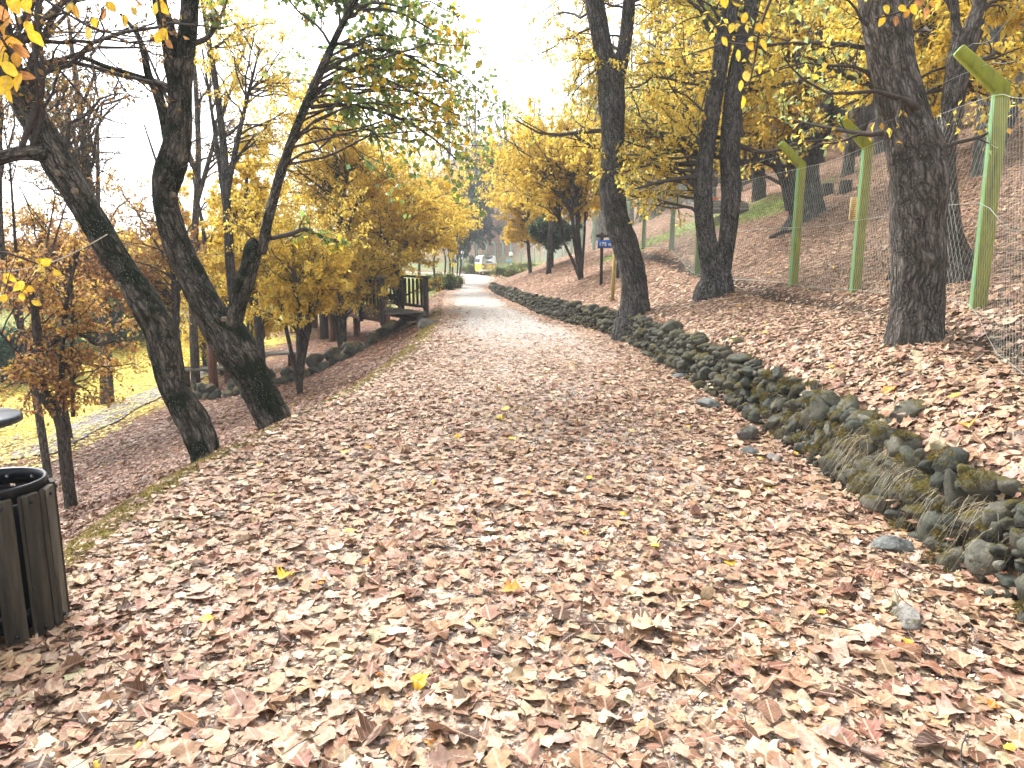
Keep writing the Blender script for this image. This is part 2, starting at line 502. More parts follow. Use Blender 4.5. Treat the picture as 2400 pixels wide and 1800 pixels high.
def path():
    ys = np.concatenate([np.arange(-5, 20, .2), np.arange(20, 60, .5), np.arange(60, 125, 1.0)])
    s = np.linspace(0.012, .988, 25)
    a, b = XL(ys)[:, None], XW(ys)[:, None]
    X = a + (b - a) * s; Y = np.repeat(ys[:, None], 25, 1)
    Z = H(X, Y) + .006
    V = np.stack([X, Y, Z], -1).reshape(-1, 3)
    c = 25
    i = (np.arange(len(ys) - 1)[:, None] * c + np.arange(c - 1)[None]).ravel()
    Q = np.stack([i, i + 1, i + c + 1, i + c], -1)
    # how much gravel shows: crumbled leaves near, clean pale gravel beyond
    e = np.minimum(s, 1 - s)[None] * (b - a)
    g = sstep(7, 19, Y) * sstep(.1, .9, e + vnoise(np.stack([X * 1.2, Y * .5, X * 0], -1)) * .35)
    near = .30 + .22 * vnoise(np.stack([X * 1.5, Y * .8, X * 0 + 4], -1))
    w = np.clip(np.maximum(g, near * sstep(.5, 1.4, e)), 0, 1)
    t = NT('path_gravel')
    p = t.pos()
    wv = t.n('SeparateXYZ', Vector=t.attr('luv').outputs['Vector']).outputs[0]
    vo = t.n('TexVoronoi', Vector=p, Scale=85.0)
    rnd = t.n('SeparateXYZ', Vector=vo.outputs['Color']).outputs[0]
    gr = t.ramp(rnd, [(0, (.12, .11, .10)), (.5, (.33, .31, .29)), (1, (.58, .56, .53))])
    vf = t.n('TexVoronoi', Vector=p, Scale=22.0)
    rf = t.n('SeparateXYZ', Vector=vf.outputs['Color']).outputs[0]
    gf = t.ramp(rf, [(0, (.24, .215, .19)), (.5, (.38, .35, .32)), (1, (.52, .49, .46))])
    dist = t.n('SeparateXYZ', Vector=p).outputs[1]
    gr = t.mix(t.n('MapRange', Value=dist, i1=7.0, i2=20.0).outputs[0], gr, gf)
    lf = t.ramp(rf, [(0, (.07, .04, .03)), (.4, (.24, .15, .10)), (.7, (.40, .28, .20)), (1, (.5, .37, .28))])
    c2 = t.mix(wv, lf, gr)
    h = t.math('ADD', vo.outputs['Distance'], t.noise(p, 12, 3))
    m = t.done(t.bsdf(c2, .9, t.bump(h, .7, .012), .15))
    me = rawmesh('path', V, [Q], [m], True, luv=w.reshape(-1, 1))
    return tag(link('path', me), kind='structure')

PATH = path()

def side_path():
    pts = catmull([(p[0], p[1], 0) for p in SIDE], 40)
    T = np.gradient(pts, axis=0); T /= np.linalg.norm(T, axis=1, keepdims=True)
    N = np.stack([-T[:, 1], T[:, 0]], -1)
    s = np.linspace(-.55, .55, 7)
    X = pts[:, 0, None] + N[:, 0, None] * s; Y = pts[:, 1, None] + N[:, 1, None] * s
    V = np.stack([X, Y, H(X, Y) + .035], -1).reshape(-1, 3)
    i = (np.arange(39)[:, None] * 7 + np.arange(6)[None]).ravel()
    t = NT('worn_paving'); p = t.pos()
    vo = t.n('TexVoronoi', Vector=p, Scale=6.0)
    c = t.ramp(t.n('SeparateXYZ', Vector=vo.outputs['Color']).outputs[0], [(0, (.09, .08, .075)), (1, (.20, .185, .18))])
    m = t.done(t.bsdf(c, .85, t.bump(t.noise(p, 20), .5, .02)))
    return tag(link('side_path', rawmesh('side_path', V, [np.stack([i, i + 1, i + 8, i + 7], -1)], [m], True)), kind='structure')

side_path()

# ------------------------------------------------------------------ fallen leaves
def leaf_template(kind, lod):
    """rows along the leaf: y, half widths; returns y (N,), wl (N,), wr (N,)"""
    n = {0: 13, 1: 7, 2: 3}[lod]
    y = np.linspace(0, 1, n)
    if kind == 'oak':
        b = .33 * np.sin(np.pi * np.clip((y - .06) / .94, 0, 1) ** 1.25) ** .8
        if lod == 0:
            w1 = b * (1 + .26 * np.sin(2 * np.pi * 3.2 * y + .5)); w2 = b * (1 + .26 * np.sin(2 * np.pi * 3.2 * y - .2))
        elif lod == 1:
            w1 = b * np.where(np.arange(n) % 2 == 0, .75, 1.1); w2 = b * np.where(np.arange(n) % 3 == 0, .8, 1.05)
        else: w1 = w2 = np.array([0.03, .27, .02])
        if lod < 2:
            w1[0] = w2[0] = .012; w1[-1] = w2[-1] = .02
            w1[1] = max(w1[1] * .5, .015); w2[1] = w1[1]
    elif kind == 'beech':
        b = .30 * np.sin(np.pi * np.clip(y, 0, 1) ** .85) ** .75
        w1 = b * 1.0; w2 = b * .97
        if lod == 0:
            w1 = w1 * (1 + .05 * (np.arange(n) % 2)); w2 = w2 * (1 + .05 * (np.arange(n) % 2))
        if lod < 2: w1[0] = w2[0] = .012; w1[-1] = w2[-1] = .01
        else: w1 = w2 = np.array([.02, .3, .01])
    else:                                                          # maple: three lobes
        pr = {0: [.03, .16, .34, .50, .36, .30, .46, .34, .16, .22, .14, .07, .01], 1: [.03, .36, .5, .3, .44, .18, .01], 2: [.03, .45, .02]}[lod]
        w1 = np.array(pr, float); w2 = w1.copy()
    return y, w1, w2

def leaf_mesh_arrays(P, D, Nrm, L, kind, lod, r, curl=1.0, wscale=1.0):
    """leaves with base P, direction D, normal Nrm (all (K, 3)), length L (K,) -> V, Q, luv"""
    K = len(P)
    y, w1, w2 = leaf_template(kind, lod)
    n = len(y)
    tx = np.stack([-w1, np.zeros(n), w2], 1)                       # (n, 3)
    ty = np.repeat(y[:, None], 3, 1)
    if kind == 'maple' and lod < 2:
        ty = ty + np.array([1, 0, 1])[None] * (.12 * (np.abs(tx).max(1)[:, None] / .5)) * np.where(y < .8, 1, 0)[:, None]
    cup = r.normal(.30, .55, K)[:, None, None] * curl
    bend = r.normal(0, .22, K)[:, None, None] * curl
    tw = r.normal(0, .28, K)[:, None, None] * curl
    wav = r.normal(0, .085, K)[:, None, None] * curl; ph = r.uniform(0, 6.28, K)[:, None, None]
    ws = (wscale * r.uniform(.78, 1.2, K))[:, None, None]
    x = tx[None] * ws; yy = ty[None] - .5
    z = cup * x * x * 1.7 + bend * yy * yy + tw * x * yy * 1.2 + wav * np.sin(9 * yy + ph) * np.abs(tx[None]) * 2.2
    yb = yy * (1 - np.abs(bend) * .12)
    S = np.cross(D, Nrm)
    Lb = L[:, None, None]
    V = (P[:, None, None] + S[:, None, None] * (x * Lb)[..., None] + D[:, None, None] * (yb * Lb)[..., None] + Nrm[:, None, None] * (z * Lb)[..., None])
    i = np.arange(n - 1) * 3
    q = np.concatenate([np.stack([i, i + 1, i + 4, i + 3], -1), np.stack([i + 1, i + 2, i + 5, i + 4], -1)])
    Q = (q[None] + (np.arange(K) * n * 3)[:, None, None]).reshape(-1, 4)
    wm = np.maximum(w1.max(), w2.max())
    uv = np.stack([tx / wm * .5 + 0 * ty, ty], -1)
    luv = np.broadcast_to(uv[None], (K, n, 3, 2)).reshape(-1, 2)
    return V.reshape(-1, 3), Q, luv, n * 3

PAL_PATH = np.array([.90, .84, .785]) * np.array([(.43, .295, .20), (.50, .37, .27), (.34, .205, .13), (.64, .53, .42), (.25, .13, .08), (.14, .06, .032), (.42, .33, .25), (.07, .038, .025)])
W_PATH = np.array([.22, .19, .18, .09, .13, .07, .07, .05])
PAL_SLOPE = np.array([.92, .85, .78]) * np.array([(.27, .15, .10), (.36, .24, .175), (.19, .085, .05), (.12, .045, .027), (.07, .03, .02), (.44, .33, .26), (.14, .065, .04)])
W_SLOPE = np.array([.22, .12, .22, .16, .1, .07, .11])
PAL_HILL = np.array([1.0, .93, .86]) * np.array([(.32, .195, .13), (.40, .275, .195), (.23, .125, .078), (.48, .36, .27), (.15, .07, .04), (.36, .21, .09)])
W_HILL = np.array([.25, .2, .22, .13, .12, .08])

def pick_colors(r, K, pal, w, rare=.012):
    c = pal[r.choice(len(pal), K, p=w / w.sum())] * r.uniform(.8, 1.2, (K, 1)) * r.normal(1, .06, (K, 3))
    k = r.random(K) < rare
    c[k] = np.array([(.70, .42, .03), (.62, .22, .02), (.75, .52, .06)])[r.integers(0, 3, k.sum())]
    return np.clip(c, .01, .95)

def ground_normal(x, y):
    e = .08
    gx = (H(x + e, y) - H(x - e, y)) / (2 * e); gy = (H(x, y + e) - H(x, y - e)) / (2 * e)
    n = np.stack([-gx, -gy, np.ones_like(gx)], -1)
    return n / np.linalg.norm(n, axis=-1, keepdims=True)

def lay_leaves(r, x, y, lift, tilt):
    K = len(x)
    n = ground_normal(x, y)
    n = n + r.normal(0, 1, (K, 3)) * tilt[:, None]
    n[:, 2] = np.abs(n[:, 2]) + .05
    n *= np.where(r.random(K) < .5, 1, -1)[:, None]
    n /= np.linalg.norm(n, axis=1, keepdims=True)
    a = r.uniform(0, 6.283, K)
    d = np.stack([np.cos(a), np.sin(a), np.zeros(K)], -1)
    d -= n * (d * n).sum(1, keepdims=True); d /= np.linalg.norm(d, axis=1, keepdims=True)
    P = np.stack([x, y, H(x, y) + lift], -1)
    return P, d, n

def litter_points():
    """x, y of all fallen leaves with the region they lie in"""
    r = np.random.default_rng(11)
    out = []
    bands = [(1.55, 3.2, 1000), (3.2, 5, 1000), (5, 7.5, 860), (7.5, 11, 640), (11, 15, 400), (15, 21, 220), (21, 30, 75), (30, 45, 18)]
    for y0, y1, den in bands:
        hw = .76 * y1 + 1.0
        n = int(den * (y1 - y0) * 2 * hw)
        y = r.uniform(y0, y1, n); x = r.uniform(-hw, hw, n)
        ok = np.abs(x) < .75 * y + .9
        x, y = x[ok], y[ok]
        xl, xw = XL(y), XW(y)
        t, u = xl - x, x - xw
        e = np.minimum(x - xl, xw - x)
        keep = np.ones(len(x))
        on = (t < 0) & (u < 0)
        nz = vnoise(np.stack([x * 1.6, y * .7, x * 0 + 2], -1))
        pk = np.where(e < .5, 1.0, .80 - .20 * sstep(.5, 1.5, e) + .16 * nz)
        pk = pk * (1 - .84 * sstep(6.5, 19, y) * sstep(.2, 1.1, e + nz * .4)) * (1 - .8 * sstep(26, 34, y))
        keep = np.where(on, pk, keep)
        keep = np.where((u > .02) & (u < .16), .07, np.where((u >= .16) & (u < .34), .36, keep))
        keep = np.where((t > .02) & (t < .46) & (y < 20), keep * np.clip(.30 + .55 * nz, .05, 1), keep)
        keep = np.where(t > 6.5 + nz, keep * .45, keep)
        keep = np.where((t > 1.0) & (y > 26), 0.1, keep)
        keep = np.where(seg_dist(x, y, STRIP) < 1.2 + .4 * nz, .12, keep)
        keep = np.where(seg_dist(x, y, SIDE) < .8, .8, keep)
        keep = np.where((u > 0) & (np.abs(u - UF(y) + .45) < .2) & (y < 26), .3, keep)
        keep = np.where(u > 22, 0, keep)
        m = r.random(len(x)) < keep
        out.append(np.stack([x[m], y[m]], -1))
    p = np.concatenate(out)
    return p[:, 0], p[:, 1]

LX, LY = litter_points()

def litter():
    r = np.random.default_rng(12)
    xl, xw = XL(LY), XW(LY)
    reg = np.where(LX < xl - .12, 0, np.where(LX > xw, np.where(LX - xw > UF(LY), 3, 2), 1))
    K = len(LX)
    q_ = r.random(K); L = np.where(q_ < .45, r.normal(.050, .012, K), np.where(q_ < .9, r.normal(.080, .018, K), r.normal(.122, .014, K))); L = np.clip(L, .025, .155)
    kind = r.choice(3, K, p=[.70, .26, .04])
    kind[(kind == 2) & (np.hypot(LX, LY) > 9)] = 0
    col = np.zeros((K, 3))
    for g, (pal, w) in {0: (PAL_SLOPE, W_SLOPE), 1: (PAL_PATH, W_PATH), 2: (PAL_PATH, W_PATH), 3: (PAL_HILL, W_HILL)}.items():
        k = reg == g; col[k] = pick_colors(r, int(k.sum()), pal, w, .006 if g != 0 else .01)
    lawn = (xl - LX > 6.5) & (LY > 12)
    col[lawn] = pick_colors(r, int(lawn.sum()), np.array([(.80, .64, .08), (.66, .48, .06), (.55, .5, .10), (.32, .2, .1)]), np.ones(4), 0)
    lift = r.uniform(.004, .034, K); uu = LX - xw; onw = (uu > .0) & (uu < .34); lift = np.where(onw, lift + r.uniform(0, .11, K), lift); lift = lift + .036 * (seg_dist(LX, LY, SIDE) < .6); tilt = np.abs(r.normal(0, .12, K)) + .03
    st = r.random(K) < .02
    tilt[st] = .55; lift[st] += .012
    P, D, N = lay_leaves(r, LX, LY, lift, tilt)
    dist = np.hypot(LX, LY)
    # the leaves that show largest are objects of their own, children of the path and of the ground
    big = np.zeros(K, bool)
    xs = 1200 + FPX * LX / np.maximum(LY * .985, .1); inside = (np.abs(xs - 1200) < 1190) & (LY > 1.95)
    for g in ((1,), (0, 2)):
        k = np.where(np.isin(reg, g) & inside)[0]
        k = k[np.argsort(dist[k] / L[k])][:300]
        big[k] = True
    names = ('oak', 'beech', 'maple')
    for kd in range(3):
        k = np.where(big & (kind == kd))[0]
        V, Q, luv, nv = leaf_mesh_arrays(np.zeros((len(k), 3)), np.tile([0., 1, 0], (len(k), 1)), np.tile([0., 0, 1], (len(k), 1)), np.ones(len(k)), names[kd], 0, r)
        V = V.reshape(len(k), nv, 3); q0 = Q[:len(Q) // max(len(k), 1)]
        meshes = []
        for j, i in enumerate(k):
            # alike leaves share mesh data: 60 shapes of each kind, each with a colour of its own
            if j < 60:
                meshes.append(rawmesh('fallen_leaf', V[j], [q0], [M['litter']], True, col=np.tile(col[i], (nv, 1)), luv=luv[:nv]))
            me = meshes[j % 60]
            o = bpy.data.objects.new('fallen_leaf', me)
            S = np.cross(D[i], N[i])
            mat = Matrix([[S[0] * L[i], D[i][0] * L[i], N[i][0] * L[i], P[i][0]], [S[1] * L[i], D[i][1] * L[i], N[i][1] * L[i], P[i][1]],
                          [S[2] * L[i], D[i][2] * L[i], N[i][2] * L[i], P[i][2] + .006], [0, 0, 0, 1]])
            o.parent = PATH if reg[i] == 1 else GROUND
            o.matrix_world = mat
            COL.objects.link(o)
    rest = ~big
    lodn = np.where((dist < 4.3) & (L > .055), 0, np.where(dist < 8.5, 1, np.where(dist < 13, 2, 3)))
    for g, nm, par in ((1, 'leaf_litter', PATH), (0, 'leaf_litter', GROUND), (2, 'leaf_litter', GROUND), (3, 'leaf_litter', GROUND)):
        Vs, Qs, cs, us, off = [], [], [], [], 0
        k = np.where(rest & (reg == g) & (lodn == 3))[0]
        if len(k):
            S = np.cross(D[k], N[k]); l_ = L[k][:, None]; w_ = l_ * r.uniform(.2, .36, (len(k), 1))
            V = np.stack([P[k] - D[k] * l_ * .5, P[k] + S * w_ + N[k] * l_ * r.uniform(-.05, .12, (len(k), 1)), P[k] + D[k] * l_ * .5, P[k] - S * w_ + N[k] * l_ * r.uniform(-.05, .12, (len(k), 1))], 1)
            Vs.append(V.reshape(-1, 3)); Qs.append(np.arange(len(k) * 4).reshape(-1, 4)); cs.append(np.repeat(col[k], 4, 0)); off = len(k) * 4
            us.append(np.tile(np.array([[0, 0], [.5, .5], [0, 1], [-.5, .5]]), (len(k), 1)))
        for lod in (0, 1, 2):
            for kd in range(3):
                k = np.where(rest & (reg == g) & (lodn == lod) & (kind == kd))[0]
                if not len(k): continue
                V, Q, luv, nv = leaf_mesh_arrays(P[k], D[k], N[k], L[k], names[kd], lod, r)
                Vs.append(V); Qs.append(Q + off); us.append(luv); cs.append(np.repeat(col[k], nv, 0)); off += len(V)
        me = rawmesh(nm, np.concatenate(Vs), [np.concatenate(Qs)], [M['litter']], True, col=np.concatenate(cs), luv=np.concatenate(us))
        o = tag(link(nm, me, par), kind='stuff')
    print('litter', K)

litter()

def gravel():
    r = np.random.default_rng(5)
    n = 16000
    y = 1.7 + 7.5 * r.random(n) ** 1.4; x = r.uniform(-1, 1, n) * 2.0
    ok = (np.abs(x) < .75 * y + .4) & (r.random(n) < .55 + .45 * vnoise(np.stack([x * 1.6, y * .7, x * 0 + 2], -1)) * -1)
    x, y = x[ok], y[ok]; n = len(x)
    s = r.uniform(.004, .011, n)
    b = np.array([[1, 0, 0], [-1, 0, 0], [0, 1, 0], [0, -1, 0], [0, 0, .7], [0, 0, -.7]])
    V = b[None] * s[:, None, None] * r.uniform(.6, 1.3, (n, 6, 1))
    a = r.uniform(0, 6.28, n)
    V = np.stack([V[..., 0] * np.cos(a)[:, None] - V[..., 1] * np.sin(a)[:, None], V[..., 0] * np.sin(a)[:, None] + V[..., 1] * np.cos(a)[:, None], V[..., 2]], -1)
    V += np.stack([x, y, H(x, y) + .008 + s * .3], -1)[:, None]
    T = np.array([[0, 2, 4], [2, 1, 4], [1, 3, 4], [3, 0, 4], [2, 0, 5], [1, 2, 5], [3, 1, 5], [0, 3, 5]])
    T = (T[None] + np.arange(n)[:, None, None] * 6).reshape(-1, 3)
    g = r.uniform(.12, .5, (n, 1)) * np.array([[1, .96, .91]])
    t = NT('pebble'); m = t.done(t.bsdf(t.attr('Col').outputs['Color'], .8))
    tag(link('gravel', rawmesh('gravel', V.reshape(-1, 3), [T], [m], False, col=np.repeat(g, 6, 0)), PATH), kind='stuff')

gravel()

def crumbs():
    """broken bits of leaf between the whole ones"""
    r = np.random.default_rng(15)
    n = 60000
    y = 1.6 + 13 * r.random(n) ** 1.5; x = r.uniform(-1, 1, n) * (.74 * y + .7)
    u = x - XW(y); ok = ~((u > 0) & (u < .3)); x, y = x[ok], y[ok]; n = len(x)
    for nm, par, k in (('leaf_crumbs', PATH, (x > XL(y)) & (x < XW(y))), ('leaf_crumbs', GROUND, ~((x > XL(y)) & (x < XW(y))))):
        m = int(k.sum())
        P, D, N = lay_leaves(r, x[k], y[k], r.uniform(.004, .02, m), np.abs(r.normal(0, .3, m)))
        s = r.uniform(.008, .026, m)[:, None]; S = np.cross(D, N)
        V = np.stack([P - D * s, P + S * s * r.uniform(.3, .8, (m, 1)), P + D * s * r.uniform(.5, 1, (m, 1)), P - S * s * r.uniform(.2, .6, (m, 1))], 1)
        Q = np.arange(m * 4).reshape(-1, 4)
        c = pick_colors(r, m, PAL_PATH, W_PATH, 0) * .8
        tag(link(nm, rawmesh(nm, V.reshape(-1, 3), [Q], [M['litter']], False, col=np.repeat(c, 4, 0)), par), kind='stuff')
crumbs()

def twig_litter():
    """thin fallen sticks among the leaves"""
    r = np.random.default_rng(17)
    n = 900
    y = 1.8 + 16 * r.random(n) ** 1.6; x = r.uniform(-1, 1, n) * (.74 * y + .7)
    u = x - XW(y); ok = ~((u > -.05) & (u < .4)) & ~((np.abs(u + 2.2) < 1.4) & (r.random(n) < .6)); x, y = x[ok], y[ok]; n = len(x)
    a = r.uniform(0, 6.28, n); L = r.uniform(.06, .34, n) * np.where(r.random(n) < .1, 1.8, 1)
    s = np.linspace(-.5, .5, 5)
    bend = r.normal(0, .10, n)[:, None] * (s ** 2)[None] * 4
    X = x[:, None] + np.cos(a)[:, None] * s * L[:, None] - np.sin(a)[:, None] * bend * L[:, None]
    Y = y[:, None] + np.sin(a)[:, None] * s * L[:, None] + np.cos(a)[:, None] * bend * L[:, None]
    Z = H(X, Y) + .030 + r.uniform(0, .02, (n, 1)) + r.normal(0, .012, (n, 1)) * s[None] * 2
    V, Q = ring_tube(np.stack([X, Y, Z], -1), (r.uniform(.0012, .0035, (n, 1)) * np.linspace(1, .6, 5)[None]), 4)
    tag(link('twig_litter', rawmesh('twig_litter', V, [Q], [M['twig']], True), GROUND), kind='stuff')
twig_litter()
# ------------------------------------------------------------------ dry stone wall on the right, edging on the left, loose rocks
def ico(sub):
    t = (1 + 5 ** .5) / 2
    v = [(-1, t, 0), (1, t, 0), (-1, -t, 0), (1, -t, 0), (0, -1, t), (0, 1, t), (0, -1, -t), (0, 1, -t), (t, 0, -1), (t, 0, 1), (-t, 0, -1), (-t, 0, 1)]
    f = [(0, 11, 5), (0, 5, 1), (0, 1, 7), (0, 7, 10), (0, 10, 11), (1, 5, 9), (5, 11, 4), (11, 10, 2), (10, 7, 6), (7, 1, 8), (3, 9, 4), (3, 4, 2), (3, 2, 6), (3, 6, 8), (3, 8, 9), (4, 9, 5), (2, 4, 11), (6, 2, 10), (8, 6, 7), (9, 8, 1)]
    v = [np.array(p) / np.linalg.norm(p) for p in v]
    for _ in range(sub):
        c = {}; nf = []
        def mid(a, b):
            k = (min(a, b), max(a, b))
            if k not in c:
                m = v[a] + v[b]; c[k] = len(v); v.append(m / np.linalg.norm(m))
            return c[k]
        for a, b, d in f:
            x, y, z = mid(a, b), mid(b, d), mid(d, a)
            nf += [(a, x, z), (b, y, x), (d, z, y), (x, y, z)]
        f = nf
    return np.array(v), np.array(f)

ICO2 = ico(2); ICO3 = ico(3)

def stone_shape(seed, sub=ICO2, flat=.75):
    r = np.random.default_rng(seed)
    v, f = sub
    p = v.copy()
    for _ in range(9):                                             # chop flat facets off
        n = r.normal(size=3); n /= np.linalg.norm(n)
        d = r.uniform(.50, .85); e = (p @ n) - d
        p = p - np.where(e > 0, e * .88, 0)[:, None] * n
    p = p * (1 + .10 * vnoise(v * 2.2 + seed)[:, None] + .045 * vnoise(v * 5.5 + seed)[:, None])
    p = p + v * (r.normal(0, .022, (len(v), 1)))
    return p * np.array([1, .85, flat]), f

def stone_material(name, lo, hi, moss):
    t = NT(name)
    p = t.pos(); ob = t.n('ObjectInfo').outputs['Random']
    nz = t.noise(p, 9, 5, .65); fine = t.noise(p, 70, 3)
    c = t.ramp(t.math('ADD', t.math('MULTIPLY', nz, .7), t.math('MULTIPLY', fine, .35)), [(.3, lo), (.75, hi)])
    c = t.mix(1.0, c, t.ramp(ob, [(0, (.5, .52, .5)), (.35, (.95, 1, .95)), (.7, (1.1, 1.0, .9)), (1, (1.9, 1.8, 1.7))]), 'MULTIPLY')
    up = t.n('SeparateXYZ', Vector=t.n('NewGeometry').outputs['Normal']).outputs[2]
    mk = t.math('ADD', t.math('MULTIPLY', up, .11), t.noise(p, 5.5, 5, .7))
    mk = t.math('ADD', mk, t.math('MULTIPLY', ob, .16))
    mask = t.ramp(mk, [(.70 - moss, 0.0), (.80 - moss, 1.0)])
    mc = t.mix(t.noise(p, 60, 3), (.030, .034, .010), (.15, .115, .022))
    c = t.mix(mask, c, mc)
    h = t.math('ADD', t.math('MULTIPLY', nz, .9), t.math('MULTIPLY', t.noise(p, 120, 3), .35))
    h = t.math('ADD', h, t.math('MULTIPLY', mask, t.noise(p, 220, 2)))
    return t.done(t.bsdf(c, .88, t.bump(h, .85, .02), .2))

M['wall_stone'] = stone_material('wall_stone', (.020, .022, .018), (.115, .117, .098), .03)
M['edge_stone'] = stone_material('edge_stone', (.025, .026, .022), (.12, .115, .10), .02)
M['rock'] = stone_material('loose_rock', (.06, .065, .066), (.25, .25, .245), .0)

STONE_ME = []
for s_ in range(16):
    p_, f_ = stone_shape(100 + s_, ICO2, .8)
    STONE_ME.append((rawmesh('wall_stone', p_, [f_], [M['wall_stone']], False), rawmesh('edge_stone', p_, [f_], [M['edge_stone']], False)))

def put_stone(parent, which, loc, size, r, name='stone', k=None, tilt=.55):
    me = STONE_ME[int(r.integers(0, 16)) if k is None else k][which]
    o = bpy.data.objects.new(name, me)
    o.parent = parent
    o.location = tuple(float(v) for v in loc)
    o.rotation_euler = (float(r.normal(0, tilt)), float(r.normal(0, tilt)), float(r.uniform(0, 6.28)))
    o.scale = tuple(float(v) for v in size)
    COL.objects.link(o)
    return o

def tris_merge(items):
    V, T, off = [], [], 0
    for p, f in items:
        V.append(p); T.append(f + off); off += len(p)
    return np.concatenate(V), np.concatenate(T)

MOSS_SPOTS = []
def stone_wall():
    r = np.random.default_rng(21)
    root = empty('stone_wall', (0, 0, 0), label='low mossy dry stone wall holding back the leaf bank along the path', cat='stone wall')
    far = []; cand = []
    y = 1.4
    while y < 44:
        hw = float(HW(y)); 
        size = .066 + .014 * min(y, 12) / 12
        nrow = max(1, int(round((hw + .08) / (size * 1.25))))
        for j in range(nrow):
            f = (j + .5) / nrow
            z = f * (hw + .07) + r.normal(0, .03)
            x = float(XW(y)) + .01 + f * .17 + r.normal(0, .028)
            s = size * np.exp(np.clip(r.normal(.02, .32), -.6, .5))
            if r.random() < .06: s *= 1.3
            yy = y + r.normal(0, .06)
            cand.append((x, yy, z, s, j == nrow - 1))
        y += size * r.uniform(1.45, 1.9)
    # stones the trunk of the forked tree sits on stay in place; the nearest 300 are parts
    for n, (x, yy, z, s, top) in enumerate(cand):
        sz = (s * r.uniform(.85, 1.3), s * r.uniform(.85, 1.25), s * r.uniform(.7, 1.0))
        if n < 300:
            put_stone(root, 0, (x, yy, z), sz, r)
            if yy < 14 and r.random() < .24: MOSS_SPOTS.append((x - .03, yy, z + s * .45, s))
        else:
            p, f = stone_shape(int(r.integers(0, 9999)), ICO2 if yy < 16 else ico(1))
            far.append((p * np.array(sz) + np.array([x, yy, z]), f))
    for _ in range(420):                                           # small stones wedged into the gaps
        yy = r.uniform(2.0, 15); f = r.random(); s = r.uniform(.022, .045)
        p, fc = stone_shape(int(r.integers(0, 9999)), ico(1))
        far.append((p * s * r.uniform(.7, 1.3, 3) + np.array([float(XW(yy)) - .02 + f * .17 + r.normal(0, .02), yy, f * (float(HW(yy)) + .05)]), fc))
    V, T = tris_merge(far)
    tag(link('stone', rawmesh('stone', V, [T], [M['wall_stone']], True), root), kind='stuff')
    # big cap stones lying on top of the wall
    for px, py, s in ((2040, 985, (.26, .15, .09)), (1888, 905, (.17, .12, .09)), (1905, 935, (.2, .11, .09)), (1720, 803, (.24, .15, .1)), (1640, 838, (.2, .13, .08)), (1790, 880, (.17, .12, .08)),
                      (2130, 972, (.3, .17, .1)), (1490, 745, (.2, .15, .14)), (1850, 908, (.2, .12, .08))):
        g = GP(px, py)
        put_stone(root, 0, (g[0], g[1], g[2] + s[2] * .05), s, r, tilt=.12)
    # near large blocks at the bottom of the wall
    for yy, z, s in ((2.62, .14, (.12, .15, .16)), (2.95, .1, (.11, .13, .12)), (3.3, .13, (.11, .15, .13)), (3.75, .1, (.11, .15, .12)), (4.3, .12, (.11, .13, .12)), (5.0, .11, (.13, .16, .14))):
        put_stone(root, 0, (float(XW(yy)) + .04, yy, z), s, r)
    return root

WALL = stone_wall()

# a small side step of earth seen between the stones
def wall_fill():
    ys = np.arange(-1, 44, .25)
    x = XW(ys); h = HW(ys)
    V = np.concatenate([np.stack([x + .07, ys, ys * 0 - .1], -1), np.stack([x + .20, ys, h - .03], -1), np.stack([x + .5, ys, h - .06], -1)])
    n = len(ys); i = np.arange(n - 1)
    Q = np.concatenate([np.stack([i, i + n, i + n + 1, i + 1], -1), np.stack([i + n, i + 2 * n, i + 2 * n + 1, i + n + 1], -1)])
    link('earth_core', rawmesh('earth_core', V, [Q], [plain('dark_earth', (.03, .025, .02), .95)]), WALL)
wall_fill()

def tufts(name, P, D, length, width, r, cols, mat, parent, nseg=3, droop=.6, kind='stuff', label=None):
    """thin curved blades growing from P along D"""
    K = len(P)
    s = np.linspace(0, 1, nseg + 1)
    L = length * r.uniform(.5, 1.3, K)
    D = D / np.linalg.norm(D, axis=1, keepdims=True)
    C = P[:, None] + D[:, None] * (s[None, :, None] * L[:, None, None]) + np.array([0, 0, -1.0]) * (droop * (s ** 2)[None, :, None] * L[:, None, None])
    side = np.cross(D, r.normal(size=(K, 3))); side /= np.linalg.norm(side, axis=1, keepdims=True)
    w = width * (1 - .85 * s)
    A = C - side[:, None] * w[None, :, None]; B = C + side[:, None] * w[None, :, None]
    V = np.stack([A, B], 2).reshape(-1, 3)
    i = np.arange(nseg) * 2
    q = np.stack([i, i + 1, i + 3, i + 2], -1)
    Q = (q[None] + (np.arange(K) * (nseg + 1) * 2)[:, None, None]).reshape(-1, 4)
    c = np.array(cols)[r.integers(0, len(cols), K)] * r.uniform(.6, 1.3, (K, 1))
    o = link(name, rawmesh(name, V, [Q], [mat], False, col=np.repeat(c, (nseg + 1) * 2, 0)), parent)
    tag(o, kind=kind, label=label)
    return o

t_ = NT('grass_blade'); c_ = t_.attr('Col').outputs['Color']
M['blade'] = t_.done(t_.n('MixShader', i0=.35, i1=t_.bsdf(c_, .7), i2=t_.n('BsdfTranslucent', Color=c_).outputs[0]).outputs[0])

